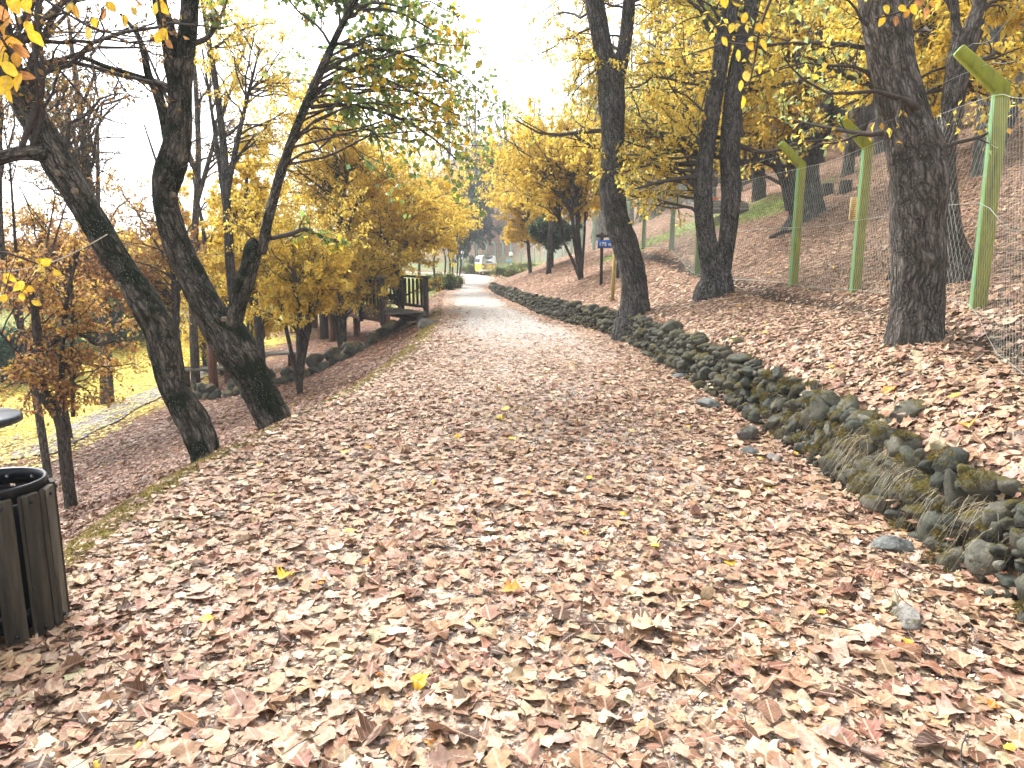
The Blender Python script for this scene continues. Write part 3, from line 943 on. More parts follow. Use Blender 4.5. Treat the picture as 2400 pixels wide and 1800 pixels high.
def wall_growth():
    r = np.random.default_rng(31)
    # dry grass hanging over the wall between the big tree and the near end
    P, D = [], []
    for _ in range(62):
        y = r.choice([r.uniform(3.2, 5.2), r.uniform(4.0, 4.9), r.uniform(5.2, 6.6), r.uniform(7, 11)], p=[.42, .25, .23, .10])
        x = float(XW(y)) + r.uniform(.12, .30); z = float(HW(y)) * r.uniform(.6, 1.0) + .02
        for _ in range(26):
            P.append((x + r.normal(0, .03), y + r.normal(0, .035), z + r.normal(0, .015)))
            D.append((-.55 + r.normal(0, .25), r.normal(0, .35), .25 + r.normal(0, .2)))
    tufts('dry_grass', np.array(P), np.array(D), .24, .0016, r, [(.50, .42, .28), (.38, .31, .19), (.58, .51, .37), (.2, .16, .07)], M['blade'], WALL, 4, 1.25)
    # cushions of mustard coloured moss
    P, D = [], []
    for x, y, z, s in MOSS_SPOTS:
        n = int(210 if y < 7 else 70)
        d = r.normal(size=(n, 3)); d[:, 2] = np.abs(d[:, 2]) * .8; d[:, 0] -= .5
        d /= np.linalg.norm(d, axis=1, keepdims=True)
        P.append(np.array([x, y, z - s * .35]) + d * s * np.array([.75, .8, .75]) * r.uniform(.75, 1.0, (n, 1))); D.append(d + r.normal(0, .5, (n, 3)))
    tufts('moss', np.concatenate(P), np.concatenate(D), .024, .0028, r, [(.15, .11, .018), (.10, .085, .016), (.21, .15, .025), (.05, .055, .014)], M['blade'], WALL, 2, .3)

wall_growth()

def loose_rocks():
    r = np.random.default_rng(41)
    spec = [(2085, 1292, (.125, .10, .085), 'mossy grey rock lying on the leaves at the foot of the near wall'),
            (2125, 1468, (.095, .085, .075), 'small greenish rock alone on the path leaves, nearest to the bottom edge'),
            (1748, 1035, (.16, .12, .12), 'brown rock fallen at the foot of the wall, taller than the flat stone before it'),
            (1757, 1066, (.10, .085, .05), 'flat grey stone lying just in front of the brown fallen rock'),
            (1812, 1082, (.10, .08, .06), 'half buried stone between the flat grey stone and the wall'),
            (1657, 957, (.18, .13, .09), 'brownish rock half buried in leaves on the path, midway along the wall'),
            (1594, 888, (.15, .12, .06), 'low flat stone in the leaves of the path, farther up along the wall'),
            (1000, 765, (.30, .2, .2), 'dark boulder at the path edge beside the end of the footbridge'),
            ]
    for px, py, s, lab in spec:
        g = GP(px, py)
        p, f = stone_shape(int(px), ICO3, .8)
        o = link('rock', rawmesh('rock', p * np.array(s), [f], [M['rock']], True), None, (g[0], g[1], g[2] + s[2] * .42), (0, 0, float(r.uniform(0, 6))))
        tag(o, lab, 'rock', 'loose rocks beside the path')
loose_rocks()

def edging():
    r = np.random.default_rng(51)
    root = empty('stone_edging', (0, 0, 0), label='curved row of rough stones edging the slope below the footbridge', cat='stone edging')
    pts = [GP(*p)[:2] for p in ((965, 752), (930, 768), (880, 800), (832, 830), (785, 852), (742, 872), (690, 893), (640, 905), (560, 925), (500, 935), (455, 935))]
    c = catmull([(p[0], p[1], 0) for p in pts], 400)
    L = np.concatenate([[0], np.cumsum(np.linalg.norm(np.diff(c, axis=0), axis=1))])
    d = 0
    while d < L[-1]:
        x, y = np.interp(d, L, c[:, 0]), np.interp(d, L, c[:, 1])
        s = r.uniform(.14, .27) if d < L[-1] * .5 else r.uniform(.15, .22)
        g = float(H(x, y))
        put_stone(root, 1, (x, y, g + s * .35), (s, s * r.uniform(.8, 1.1), s * r.uniform(.8, 1.1)), r)
        if d > L[-1] * .42:
            put_stone(root, 1, (x + r.normal(0, .06) - .05, y + .12, g + s * 1.3), (s * .95, s * .8, s * .8), r)
        d += s * r.uniform(1.35, 1.7)
edging()

def ridge_grass():
    r = np.random.default_rng(61)
    n = 34000
    y = 2.0 + 20 * r.random(n) ** 1.5
    x = XL(y) - .24 + r.normal(0, .15, n)
    nz = vnoise(np.stack([x * 3, y * 1.6, x * 0 + 5], -1))
    k = r.random(n) < .5 + .6 * nz
    x, y = x[k], y[k]
    P = np.stack([x, y, H(x, y)], -1)
    D = np.stack([r.normal(0, .5, len(x)), r.normal(0, .5, len(x)), np.ones(len(x))], -1)
    o = tufts('grass', P, D, .085, .0032, r, [(.27, .20, .03), (.20, .17, .03), (.33, .23, .05), (.12, .12, .025), (.36, .28, .11)], M['blade'], None, 2, .6)
    # a few clumps of weeds and grass that push through the leaves
    P, D = [], []
    for _ in range(70):
        y0 = r.uniform(2.4, 15); side = r.random()
        x0 = float(XW(y0)) + r.uniform(.4, 5) if side < .6 else float(XL(y0)) - r.uniform(.6, 4)
        k_ = int(r.integers(14, 40)); q = np.stack([x0 + r.normal(0, .05, k_), y0 + r.normal(0, .05, k_)], -1)
        P.append(np.stack([q[:, 0], q[:, 1], H(q[:, 0], q[:, 1])], -1)); D.append(np.stack([r.normal(0, .6, k_), r.normal(0, .6, k_), np.ones(k_)], -1))
    tufts('grass', np.concatenate(P), np.concatenate(D), .10, .0035, r, [(.16, .20, .05), (.22, .20, .06), (.30, .24, .09), (.12, .17, .05)], M['blade'], None, 3, .7)
    # small grass strip on the hillside and the verge of the far path
    n = 26000
    y = r.uniform(18, 62, n); x = r.uniform(-14, 16, n)
    t, u = XL(y) - x, x - XW(y)
    ok = (seg_dist(x, y, STRIP) < 1.1) | ((t > .3) & (t < 6) & (y > 32) & (r.random(n) < .6)) | ((u > 1.5) & (u < 5) & (y > 45))
    x, y = x[ok], y[ok]
    P = np.stack([x, y, H(x, y)], -1)
    D = np.stack([r.normal(0, .4, len(x)), r.normal(0, .4, len(x)), np.ones(len(x))], -1)
    tufts('grass', P, D, .16, .012, r, [(.22, .28, .06), (.28, .30, .08), (.17, .24, .06), (.35, .33, .08)], M['blade'], None, 2, .4)
ridge_grass()
# ------------------------------------------------------------------ trees
def spawn(r, PT, R, LEN, m, t0, t1, ang, ratio, nseg, wig, trop, rr=.55, flat=0.0):
    """m children on each polyline PT (B, n, 3) with radii R (B, n): returns the children's polylines, radii and lengths"""
    B, n, _ = PT.shape
    t = (t0 + (t1 - t0) * (np.arange(m)[None] + r.random((B, m))) / m)
    f = t * (n - 1); i = np.clip(f.astype(int), 0, n - 2); w = (f - i)[..., None]
    bi = np.arange(B)[:, None]
    p = PT[bi, i] * (1 - w) + PT[bi, i + 1] * w
    T = PT[bi, i + 1] - PT[bi, i]; T = T / (np.linalg.norm(T, axis=-1, keepdims=True) + 1e-9)
    rad = (R[bi, i] * (1 - w[..., 0]) + R[bi, i + 1] * w[..., 0]) * rr
    q = r.normal(size=(B, m, 3)); q[..., 2] *= (1 - flat)
    q = q - T * (q * T).sum(-1, keepdims=True); q /= np.linalg.norm(q, axis=-1, keepdims=True) + 1e-9
    a = np.radians(r.normal(ang, 12, (B, m)))[..., None]
    d = T * np.cos(a) + q * np.sin(a)
    ln = LEN[:, None] * ratio * r.uniform(.65, 1.25, (B, m)) * (1.15 - .5 * t)
    p = p.reshape(-1, 3); d = d.reshape(-1, 3); ln = ln.reshape(-1); rad = rad.reshape(-1)
    return grow(r, p, d, ln, rad, nseg, wig, trop)

def grow(r, p, d, ln, rad, nseg, wig, trop):
    K = len(p); out = np.zeros((K, nseg + 1, 3)); out[:, 0] = p; q = p.copy()
    st = (ln / nseg)[:, None]
    for k in range(nseg):
        d = d + r.normal(0, wig, (K, 3)) + np.asarray(trop) / nseg
        d = d / np.linalg.norm(d, axis=1, keepdims=True)
        q = q + d * st; out[:, k + 1] = q
    R = rad[:, None] * np.linspace(1, .35, nseg + 1)[None]
    return out, R, ln

def trunk_mesh(polys, r, sides=26, flare=.5, rough=.06, burls=()):
    """polys: [(points (k, 3), radii (k,), is_base)] -> V, Q, bco"""
    Vs, Qs, Bs, off = [], [], [], 0
    for pts, rad, base in polys:
        pts = np.asarray(pts, float); rad = np.asarray(rad, float)
        ln = np.linalg.norm(np.diff(pts, axis=0), axis=1).sum()
        rm = rad.mean()
        n = int(np.clip(ln / max(.045, rm * .28), 10, 150)); sd = int(np.clip(sides * (rm / .15) ** .4, 8, 40))
        c = catmull(pts, n); rr = catmull(np.stack([rad, rad, rad], -1), n)[:, 0]
        s = np.concatenate([[0], np.cumsum(np.linalg.norm(np.diff(c, axis=0), axis=1))])
        a = np.linspace(0, 2 * math.pi, sd, endpoint=False)
        ca, sa = np.cos(a), np.sin(a)
        seed = r.uniform(0, 100)
        pn = np.stack([np.broadcast_to(ca[None] * 1.6, (n, sd)), np.broadcast_to(sa[None] * 1.6, (n, sd)), np.broadcast_to(s[:, None] * 2.2 + seed, (n, sd))], -1)
        b = 1 + rough * 1.6 * vnoise(pn) + rough * .7 * vnoise(pn * np.array([3, 3, 2.2]))
        b = b + .5 * rough * vnoise(pn * np.array([8, 8, 6.]))
        if base:
            fl = np.exp(-s / (rm * 2.2))[:, None]
            ph = r.uniform(0, 6.28)
            b = b + flare * fl * (.55 + .45 * np.cos(5 * a + ph)[None] * .8 + .3 * np.cos(3 * a + ph * 2)[None])
        for bs, bl, ba, bh in burls:
            if base: b = b + bh * np.exp(-((s[:, None] - bs) / bl) ** 2) * np.clip(np.cos(a - ba)[None], 0, 1)
        V, Q = ring_tube(c[None], rr[None], sd, b[None])
        bc = np.stack([np.broadcast_to(ca[None] * rr[:, None], (n, sd)), np.broadcast_to(sa[None] * rr[:, None], (n, sd)), np.broadcast_to(s[:, None], (n, sd))], -1)
        Vs.append(V); Qs.append(Q + off); Bs.append(bc.reshape(-1, 3) + np.array([seed, 0, 0])); off += len(V)
    return np.concatenate(Vs), np.concatenate(Qs), np.concatenate(Bs)

def leaf_quads(P, D, N, L, W, fold, lod=1):
    """lod 1: folded six-point leaf (4 triangles); lod 0: rhombus (2 triangles)"""
    S = np.cross(D, N)
    K = len(P)
    L = L[:, None]; W = W[:, None]
    if lod == 1:
        v = np.stack([P, P + D * L * .45 - S * W + N * W * fold, P + D * L * .5, P + D * L * .45 + S * W + N * W * fold, P + D * L - N * L * .12], 1)
        q = np.array([[0, 2, 1], [2, 4, 1], [0, 3, 2], [3, 4, 2]])
        m = 5
    else:
        v = np.stack([P, P + D * L * .5 - S * W, P + D * L, P + D * L * .5 + S * W], 1)
        q = np.array([[0, 3, 1], [3, 2, 1]]); m = 4
    T = (q[None] + (np.arange(K) * m)[:, None, None]).reshape(-1, 3)
    return v.reshape(-1, 3), T, m

def limbs_to(r, origins, targets, rise=.25, n=9, wig=.05):
    """curved limbs from points on the trunk to points in the crown"""
    o = origins; t = targets
    L = np.linalg.norm(t - o, axis=1, keepdims=True)
    mid = (o + t) / 2 + np.array([0, 0, 1.]) * L * rise * r.uniform(.2, 1.3, (len(o), 1)) + r.normal(0, .07, o.shape) * L
    s = np.linspace(0, 1, n)[None, :, None]
    P = o[:, None] * (1 - s) ** 2 + 2 * mid[:, None] * s * (1 - s) + t[:, None] * s ** 2
    J = r.normal(0, 1, P.shape) * (L[:, :, None] * wig * .35); J[:, 0] = 0
    return P + J, L[:, 0]

def batch_tubes(sets, sides_list):
    Vs, Qs, off = [], [], 0
    for (P, R, _), sd in zip(sets, sides_list):
        if not len(P): continue
        V, Q = ring_tube(P, R, sd)
        Vs.append(V); Qs.append(Q + off); off += len(V)
    return np.concatenate(Vs), np.concatenate(Qs)

GOLD = dict(cols=[(.88, .68, .12), (.86, .62, .08), (.78, .58, .12), (.92, .76, .20), (.68, .44, .08), (.60, .54, .14)], w=[.3, .24, .16, .14, .08, .08])
GOLD_GREEN = dict(cols=[(.88, .68, .12), (.82, .61, .09), (.60, .57, .15), (.44, .53, .20), (.36, .48, .22), (.66, .36, .08)], w=[.34, .24, .15, .12, .09, .06])
MAPLE = dict(cols=[(.19, .28, .08), (.25, .34, .09), (.36, .40, .09), (.70, .52, .06), (.72, .44, .04), (.12, .20, .10)], w=[.28, .24, .15, .14, .07, .12])
BROWN = dict(cols=[(.52, .28, .09), (.62, .40, .14), (.40, .19, .08), (.74, .50, .08), (.30, .13, .06), (.50, .36, .20)], w=[.24, .2, .2, .12, .12, .12])
SPARSE = dict(cols=[(.24, .14, .07), (.32, .18, .08), (.18, .16, .08), (.50, .34, .08), (.12, .12, .06)], w=[.3, .25, .2, .1, .15])
DARKGREEN = dict(cols=[(.06, .10, .06), (.085, .13, .07), (.05, .085, .055), (.13, .17, .08)], w=[.35, .3, .2, .15])
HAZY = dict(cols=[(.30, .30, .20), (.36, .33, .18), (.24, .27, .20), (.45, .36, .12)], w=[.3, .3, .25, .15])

def crown_leaves(r, twigs, per, size, pal, lod, hang=.5, jitter=.03, name='crown', mat=None, parent=None, narrow=.28):
    P, R, L = twigs
    B, n, _ = P.shape
    t = r.uniform(.12, 1.0, (B, per)); f = t * (n - 1); i = np.clip(f.astype(int), 0, n - 2); w = (f - i)[..., None]
    bi = np.arange(B)[:, None]
    p = (P[bi, i] * (1 - w) + P[bi, i + 1] * w).reshape(-1, 3)
    T = (P[bi, i + 1] - P[bi, i]).reshape(-1, 3); T = T / (np.linalg.norm(T, axis=1, keepdims=True) + 1e-9)
    K = len(p)
    d = T * .5 + r.normal(0, .6, (K, 3)) + np.array([0, 0, -hang])
    d /= np.linalg.norm(d, axis=1, keepdims=True)
    nn = r.normal(0, .75, (K, 3)) + np.array([0, 0, 1.0]); nn -= d * (nn * d).sum(1, keepdims=True); nn /= np.linalg.norm(nn, axis=1, keepdims=True) + 1e-9
    p = p + r.normal(0, jitter, (K, 3))
    ls = size * r.uniform(.65, 1.3, K)
    V, Tq, m = leaf_quads(p, d, nn, ls, ls * narrow * r.uniform(.7, 1.2, K), r.uniform(.1, .6, (K, 1)), lod)
    cols = np.array(pal['cols']); ww = np.array(pal['w'], float)
    # colours run in clumps: neighbours on a branch turn together
    cl = vnoise(p * .9 + 3.7) * .5 + r.normal(0, .33, K)
    order = np.argsort(-cols[:, 0] + .3 * cols[:, 1])
    cum = np.cumsum(ww[order] / ww.sum()); qn = np.argsort(np.argsort(cl)) / K
    c = cols[order][np.clip(np.searchsorted(cum, qn), 0, len(cols) - 1)] * r.uniform(.70, 1.12, (K, 1))
    me = rawmesh(name, V, [Tq], [mat or M['foliage']], False, col=np.repeat(np.clip(c, .005, .95), m, 0))
    o = link(name, me, parent)
    tag(o, kind='stuff')
    return o, p, d, nn

STATS = {'leaf': 0, 'twig': 0}

def ell_targets(r, ell, k):
    """points in an ellipsoid (centre (3), radii (3)), denser near its skin"""
    c, rad = ell
    d = r.normal(size=(k, 3)); d /= np.linalg.norm(d, axis=1, keepdims=True)
    return np.asarray(c) + d * np.asarray(rad) * (r.uniform(.05, 1, (k, 1)) ** .5) * r.uniform(.75, 1.3, (k, 1))

def pix_ell(px, py, rx, ry, y, ryd):
    c = PY(px, py, y)
    return (c, (rx * y / FPX, ryd, ry * y / FPX))

def make_tree(name, label, cat, base, polys, bark, crowns=(), pal=GOLD, leaf=.085, per=8, lod=1, group=None, seed=1, rel=(.35, 1.0),
              m=(6, 5), lr=(.42, .36), sides=26, flare=.5, rough=.06, hang=.45, extra=(), twig_mat=None, limb_r=.35, burls=(), rise=.25, maxr=.05, trop=.05, narrow=.28, leafless=(), jitter=.03, crown_name='crown', origin_polys=None):
    """polys: trunk polylines; crowns: [(ellipsoid, number of limbs)]; extra: further limb polylines [(pts, radii)]"""
    r = np.random.default_rng(seed)
    base = np.asarray(base, float)
    root = empty(name, base, label=label, cat=cat, group=group)
    inv = -base
    V, Q, bc = trunk_mesh(polys, r, sides, flare, rough, burls)
    link('trunk', rawmesh('trunk', V + inv, [Q], [bark], True, bco=bc), root)
    LP, LR, LL = [], [], []
    for ell, k, *o in crowns:
        tg = ell_targets(r, ell, k)
        src = polys if origin_polys is None else [polys[j] for j in origin_polys]
        # origin: the nearest of a few random places on the upper trunks
        oc = []
        for (pts, rad, b) in src:
            c = catmull(pts, 40); rr = np.interp(np.linspace(0, 1, 40), np.linspace(0, 1, len(rad)), rad)
            lo = int(40 * (rel[0] if b else .15)); oc.append(np.concatenate([c[lo:], rr[lo:, None]], 1))
        oc = np.concatenate(oc)
        pick = oc[r.integers(0, len(oc), (k, 9))]
        dd = np.linalg.norm(pick[..., :3] - tg[:, None], axis=-1) + np.maximum(pick[..., 2] - tg[:, None, 2] + .2, 0) * 1.5
        best = pick[np.arange(k), dd.argmin(1)]
        P, L = limbs_to(r, best[:, :3], tg, rise)
        r0 = np.minimum(np.minimum(best[:, 3] * .6, maxr), .008 + .012 * L)
        LP.append(P); LL.append(L); LR.append(r0[:, None] * np.linspace(1, .22, P.shape[1])[None])
    for pts, rad in extra:
        c = catmull(pts, 9); LP.append(c[None]); LL.append(np.array([np.linalg.norm(np.diff(c, axis=0), axis=1).sum()]))
        LR.append(np.interp(np.linspace(0, 1, 9), np.linspace(0, 1, len(rad)), rad)[None])
    if not LP: return root
    limbs = (np.concatenate(LP), np.concatenate(LR), np.concatenate(LL))
    br = spawn(r, limbs[0], limbs[1], limbs[2], m[0], .18, .98, 48, lr[0], 6, .16, (0, 0, trop), flat=.45)
    br = (br[0], np.maximum(br[1], .0022), np.maximum(br[2], .25))
    tw = spawn(r, br[0], br[1], br[2], m[1], .15, 1.0, 45, lr[1], 4, .20, (0, 0, -.1))
    tw = (tw[0], np.maximum(tw[1], .0014), tw[2])
    V, Q = batch_tubes([limbs, br, tw], [7, 4, 3])
    link('branches', rawmesh('branches', V + inv, [Q], [twig_mat or M['twig']], True), root)
    STATS['twig'] += 2 * len(Q)
    if per:
        allt = (np.concatenate([tw[0][:, :], br[0][:, ::1][:, -5:]]), None, None)
        o, p, d, nn = crown_leaves(r, allt, per, leaf, pal, lod, hang, jitter, crown_name, None, root, narrow)
        o.data.transform(Matrix.Translation(Vector(inv)))
        STATS['leaf'] += len(o.data.polygons)
    return root

def tp(lst, y, sink=.25):
    """trunk points from (x, y, width) marks on the 2212 px wide photograph, standing y metres ahead"""
    k = 2400 / 2212.
    P, R = [], []
    for it in lst:
        px, py, w = it[:3]; yy = y + (it[3] if len(it) > 3 else 0)
        P.append(PY(px * k, py * k, yy)); R.append(w * k / 2 * yy / FPX)
    return np.array(P), np.array(R)

def with_foot(P, R, sink=.3):
    d = P[0] - P[1]; d = d / np.linalg.norm(d)
    return np.concatenate([[P[0] + d * sink + np.array([0, 0, -sink * .3])], P]), np.concatenate([[R[0]], R])

def foot(px, py):                                                  # ground point from 2212 px marks
    return GP(px * 2400 / 2212., py * 2400 / 2212.)
K22 = 2400 / 2212.
# ---- right: forked tree standing on the wall
def right_trees():
    g = foot(1368, 700); y0 = 14.2
    P, R = with_foot(*tp([(1366, 705, 70), (1372, 650, 57), (1368, 600, 54), (1350, 530, 52), (1330, 470, 52), (1321, 420, 52), (1323, 350, 47), (1325, 280, 47), (1321, 210, 52), (1319, 165, 56)], y0))
    Pl, Rl = tp([(1316, 175, 40), (1304, 120, 38), (1292, 50, 37), (1282, -20, 36), (1265, -160, 34), (1240, -380, 24)], y0)
    Pr, Rr = tp([(1324, 178, 34), (1340, 140, 31), (1350, 90, 26), (1356, 40, 26), (1362, -20, 26), (1380, -180, 22), (1395, -380, 14)], y0)
    make_tree('forked_tree', 'dark trunk forking into two limbs, rooted on the stone wall beside the blue sign', 'tree', P[0] + [0, 0, .2],
              [(P, R, True), (Pl, Rl, False), (Pr, Rr, False)], M['bark_dark'],
              [(pix_ell(1340, 130, 95, 190, 15, 1.6), 16), (pix_ell(1420, -150, 260, 230, 14.5, 2.5), 26)], GOLD_GREEN, .075, 5, seed=3, rough=.07, flare=.45,
              m=(6, 5), burls=((1.9, .45, 2.6, .10),), origin_polys=(1, 2))
    # ---- double trunk with long level branches
    y0 = 13.6
    P, R = with_foot(*tp([(1542, 632, 78), (1545, 595, 58), (1533, 545, 42), (1523, 495, 39), (1519, 410, 37), (1524, 333, 36), (1537, 250, 34), (1551, 167, 33), (1562, 90, 33), (1578, 20, 32), (1592, -120, 28), (1600, -300, 20)], y0))
    P2, R2 = tp([(1552, 612, 46), (1562, 565, 38), (1573, 500, 36), (1580, 410, 40), (1577, 333, 40), (1580, 250, 36), (1590, 167, 34), (1608, 80, 34), (1624, 10, 32), (1645, -120, 26), (1660, -300, 18)], y0)
    k = 13.6
    ext = [tp([(1524, 318, 22), (1470, 298, 14, .3), (1400, 285, 11, .6), (1320, 281, 10, 1.0), (1240, 286, 9, 1.2), (1180, 292, 5, 1.3), (1110, 258, 3, 1.4)], y0),
           tp([(1526, 350, 14), (1440, 356, 10, .7), (1380, 350, 9, 1.2), (1320, 338, 9, 1.3), (1280, 318, 7, 1.4), (1240, 290, 5, 1.4)], y0),
           tp([(1532, 378, 12), (1450, 388, 8, -.2), (1400, 400, 6, -.4), (1360, 412, 3, -.5)], y0),
           tp([(1590, 200, 14), (1660, 190, 9, .4), (1740, 170, 7, .8), (1830, 130, 5, 1.2), (1900, 90, 3, 1.3)], y0),
           tp([(1584, 310, 14), (1650, 330, 9, .5), (1720, 310, 6, 1.0), (1790, 300, 4, 1.2)], y0)]
    make_tree('twin_trunk_tree', 'tree with two dark trunks from one foot and long level branches', 'tree', P[0] + [0, 0, .2],
              [(P, R, True), (P2, R2, False)], M['bark_dark'],
              [(pix_ell(1540, 220, 130, 190, 14.5, 1.6), 20), (pix_ell(1760, 150, 170, 140, 14.2, 1.6), 16), (pix_ell(1650, -120, 260, 180, 14, 2.2), 16), (pix_ell(1450, 400, 110, 70, 14.5, 1), 8)], GOLD_GREEN, .085, 6, seed=5, rough=.07, flare=.5, extra=ext, m=(7, 5), lr=(.36, .36))
    # ---- big grey trunk with a burl
    y0 = 6.45
    P, R = with_foot(*tp([(1978, 752, 106), (1982, 700, 98), (1985, 640, 96), (1988, 560, 97), (1984, 470, 100), (1979, 400, 99), (1972, 340, 97), (1958, 270, 90), (1942, 210, 88), (1926, 140, 86), (1914, 70, 84), (1903, 0, 84), (1890, -110, 78), (1880, -300, 66), (1872, -520, 50)], y0))
    ext = [tp([(1990, 245, 22, -.1), (1960, 220, 14, -.25), (1880, 195, 7, -.45), (1800, 205, 6, -.5), (1720, 160, 4, -.5), (1690, 110, 2, -.5)], y0),
           tp([(1925, 278, 16), (1880, 290, 12, .2), (1800, 278, 7, .5), (1720, 262, 5, .8), (1650, 250, 3, 1.0)], y0),
           tp([(1925, 195, 14), (1870, 182, 11, .1), (1800, 150, 8, .3), (1740, 122, 5, .4)], y0),
           tp([(2010, 330, 14, .1), (2060, 310, 9, .3), (2130, 290, 6, .5), (2200, 240, 4, .6)], y0)]
    make_tree('grey_burl_tree', 'thick grey trunk with rough ridged bark and a burl, on the bank by the fence', 'tree', P[0] + [0, 0, .2],
              [(P, R, True)], M['bark_grey'], [(pix_ell(1900, 90, 330, 160, 6.8, 1.0), 8), (pix_ell(1980, -250, 400, 200, 6.6, 1.5), 12)], GOLD_GREEN, .075, 2, seed=8, rough=.07, flare=.7, extra=ext, burls=((1.85, .32, .45, .20), (2.2, .12, .6, .14)), m=(5, 4), lr=(.35, .4), limb_r=.2, maxr=.025)
    # ---- slender tree behind the fence
    y0 = 8.3
    P, R = with_foot(*tp([(2078, 595, 80), (2062, 540, 52), (2052, 470, 40), (2046, 390, 36), (2044, 320, 38), (2052, 260, 40), (2066, 180, 44), (2082, 110, 46), (2092, 70, 52)], y0))
    P2, R2 = tp([(2090, 85, 32), (2105, 40, 27), (2118, 0, 24), (2140, -120, 20), (2160, -300, 12)], y0)
    P3, R3 = tp([(2084, 110, 24), (2066, 60, 18), (2060, 0, 16), (2040, -150, 12)], y0)
    P4, R4 = tp([(2036, 310, 16), (2015, 270, 12), (1990, 215, 11), (1975, 150, 9, .2), (1970, 60, 6, .3)], y0)
    make_tree('slender_tree', 'slender mossy tree behind the wire mesh, right of the burl trunk', 'tree', P[0] + [0, 0, .2],
              [(P, R, True), (P2, R2, False), (P3, R3, False), (P4, R4, False)], M['bark_grey'],
              [(pix_ell(2200, 120, 260, 170, 9.5, 1.4), 22), (pix_ell(2080, -200, 300, 160, 9, 1.5), 10)], GOLD, .08, 6, seed=9, rough=.10, flare=.5, m=(6, 5), lr=(.36, .36), maxr=.03)
    # ---- dark spreading tree behind the fence
    y0 = 17.6
    P, R = with_foot(*tp([(1742, 500, 92), (1742, 460, 62), (1738, 410, 56), (1732, 350, 58), (1730, 305, 62), (1728, 280, 58)], y0))
    P2, R2 = tp([(1715, 450, 34), (1702, 410, 26), (1688, 370, 22), (1655, 340, 18), (1615, 352, 15, -.3), (1560, 348, 11, -.6)], y0)
    P3, R3 = tp([(1748, 350, 30), (1775, 300, 26), (1795, 250, 24), (1812, 190, 18), (1820, 100, 12)], y0)
    P4, R4 = tp([(1722, 290, 36), (1716, 220, 34), (1708, 120, 32), (1712, 30, 28), (1722, -80, 22)], y0)
    P5, R5 = tp([(1740, 290, 30), (1750, 220, 24), (1772, 130, 18), (1780, 30, 12)], y0)
    make_tree('spreading_tree', 'dark spreading tree with a flared foot behind the wire mesh between two posts', 'tree', P[0] + [0, 0, .2],
              [(P, R, True), (P2, R2, False), (P3, R3, False), (P4, R4, False), (P5, R5, False)], M['bark_dark'],
              [(pix_ell(1800, 200, 190, 170, 18, 2.2), 46), (pix_ell(1640, 180, 150, 190, 18.5, 2), 40), (pix_ell(1900, 40, 250, 130, 18, 2), 26)], GOLD, .105, 6, seed=10, rough=.08, flare=.7, m=(6, 5), lr=(.36, .34))
    # ---- yellow trees beyond and above, each with its own trunk
    for n, (bx, by, y0, trunkx, ells, lab, sd) in enumerate([
            (1640, 430, 24, 1635, [(pix_ell(1560, 230, 190, 190, 24, 2.4), 46), (pix_ell(1640, 60, 220, 150, 23, 2.2), 26)], 'tall golden tree on the slope between the twin trunks and the forked tree', 20),
            (2150, 300, 15, 2150, [(pix_ell(2260, 100, 230, 110, 14.5, 2.2), 36), (pix_ell(2120, 20, 240, 110, 14.5, 2), 30)], 'golden tree on the hillside at the upper right, above the tallest post', 21)]):
        g = foot(bx, by); y0 = g[1]
        top = PY(trunkx * K22, -60 * K22, y0)
        pts = np.array([g, g + (top - g) * .35 + rng.normal(0, .12, 3), g + (top - g) * .7 + rng.normal(0, .15, 3), top])
        P, R = with_foot(pts, np.array([.20, .15, .12, .06]))
        sc = y0
        ells2 = [((np.array([e[0][0] * y0 / e[0][1], y0, CAM_Z + (e[0][2] - CAM_Z) * y0 / e[0][1]]), tuple(np.array(e[1]) * np.array([y0 / e[0][1], 1, y0 / e[0][1]]))), k) for e, k in ells]
        make_tree('golden_tree', lab, 'tree', g, [(P, R, True)], M['bark_dark'], ells2, GOLD, .11, 6, seed=sd, group='golden trees on the hillside', m=(6, 5), lr=(.36, .34))

right_trees()

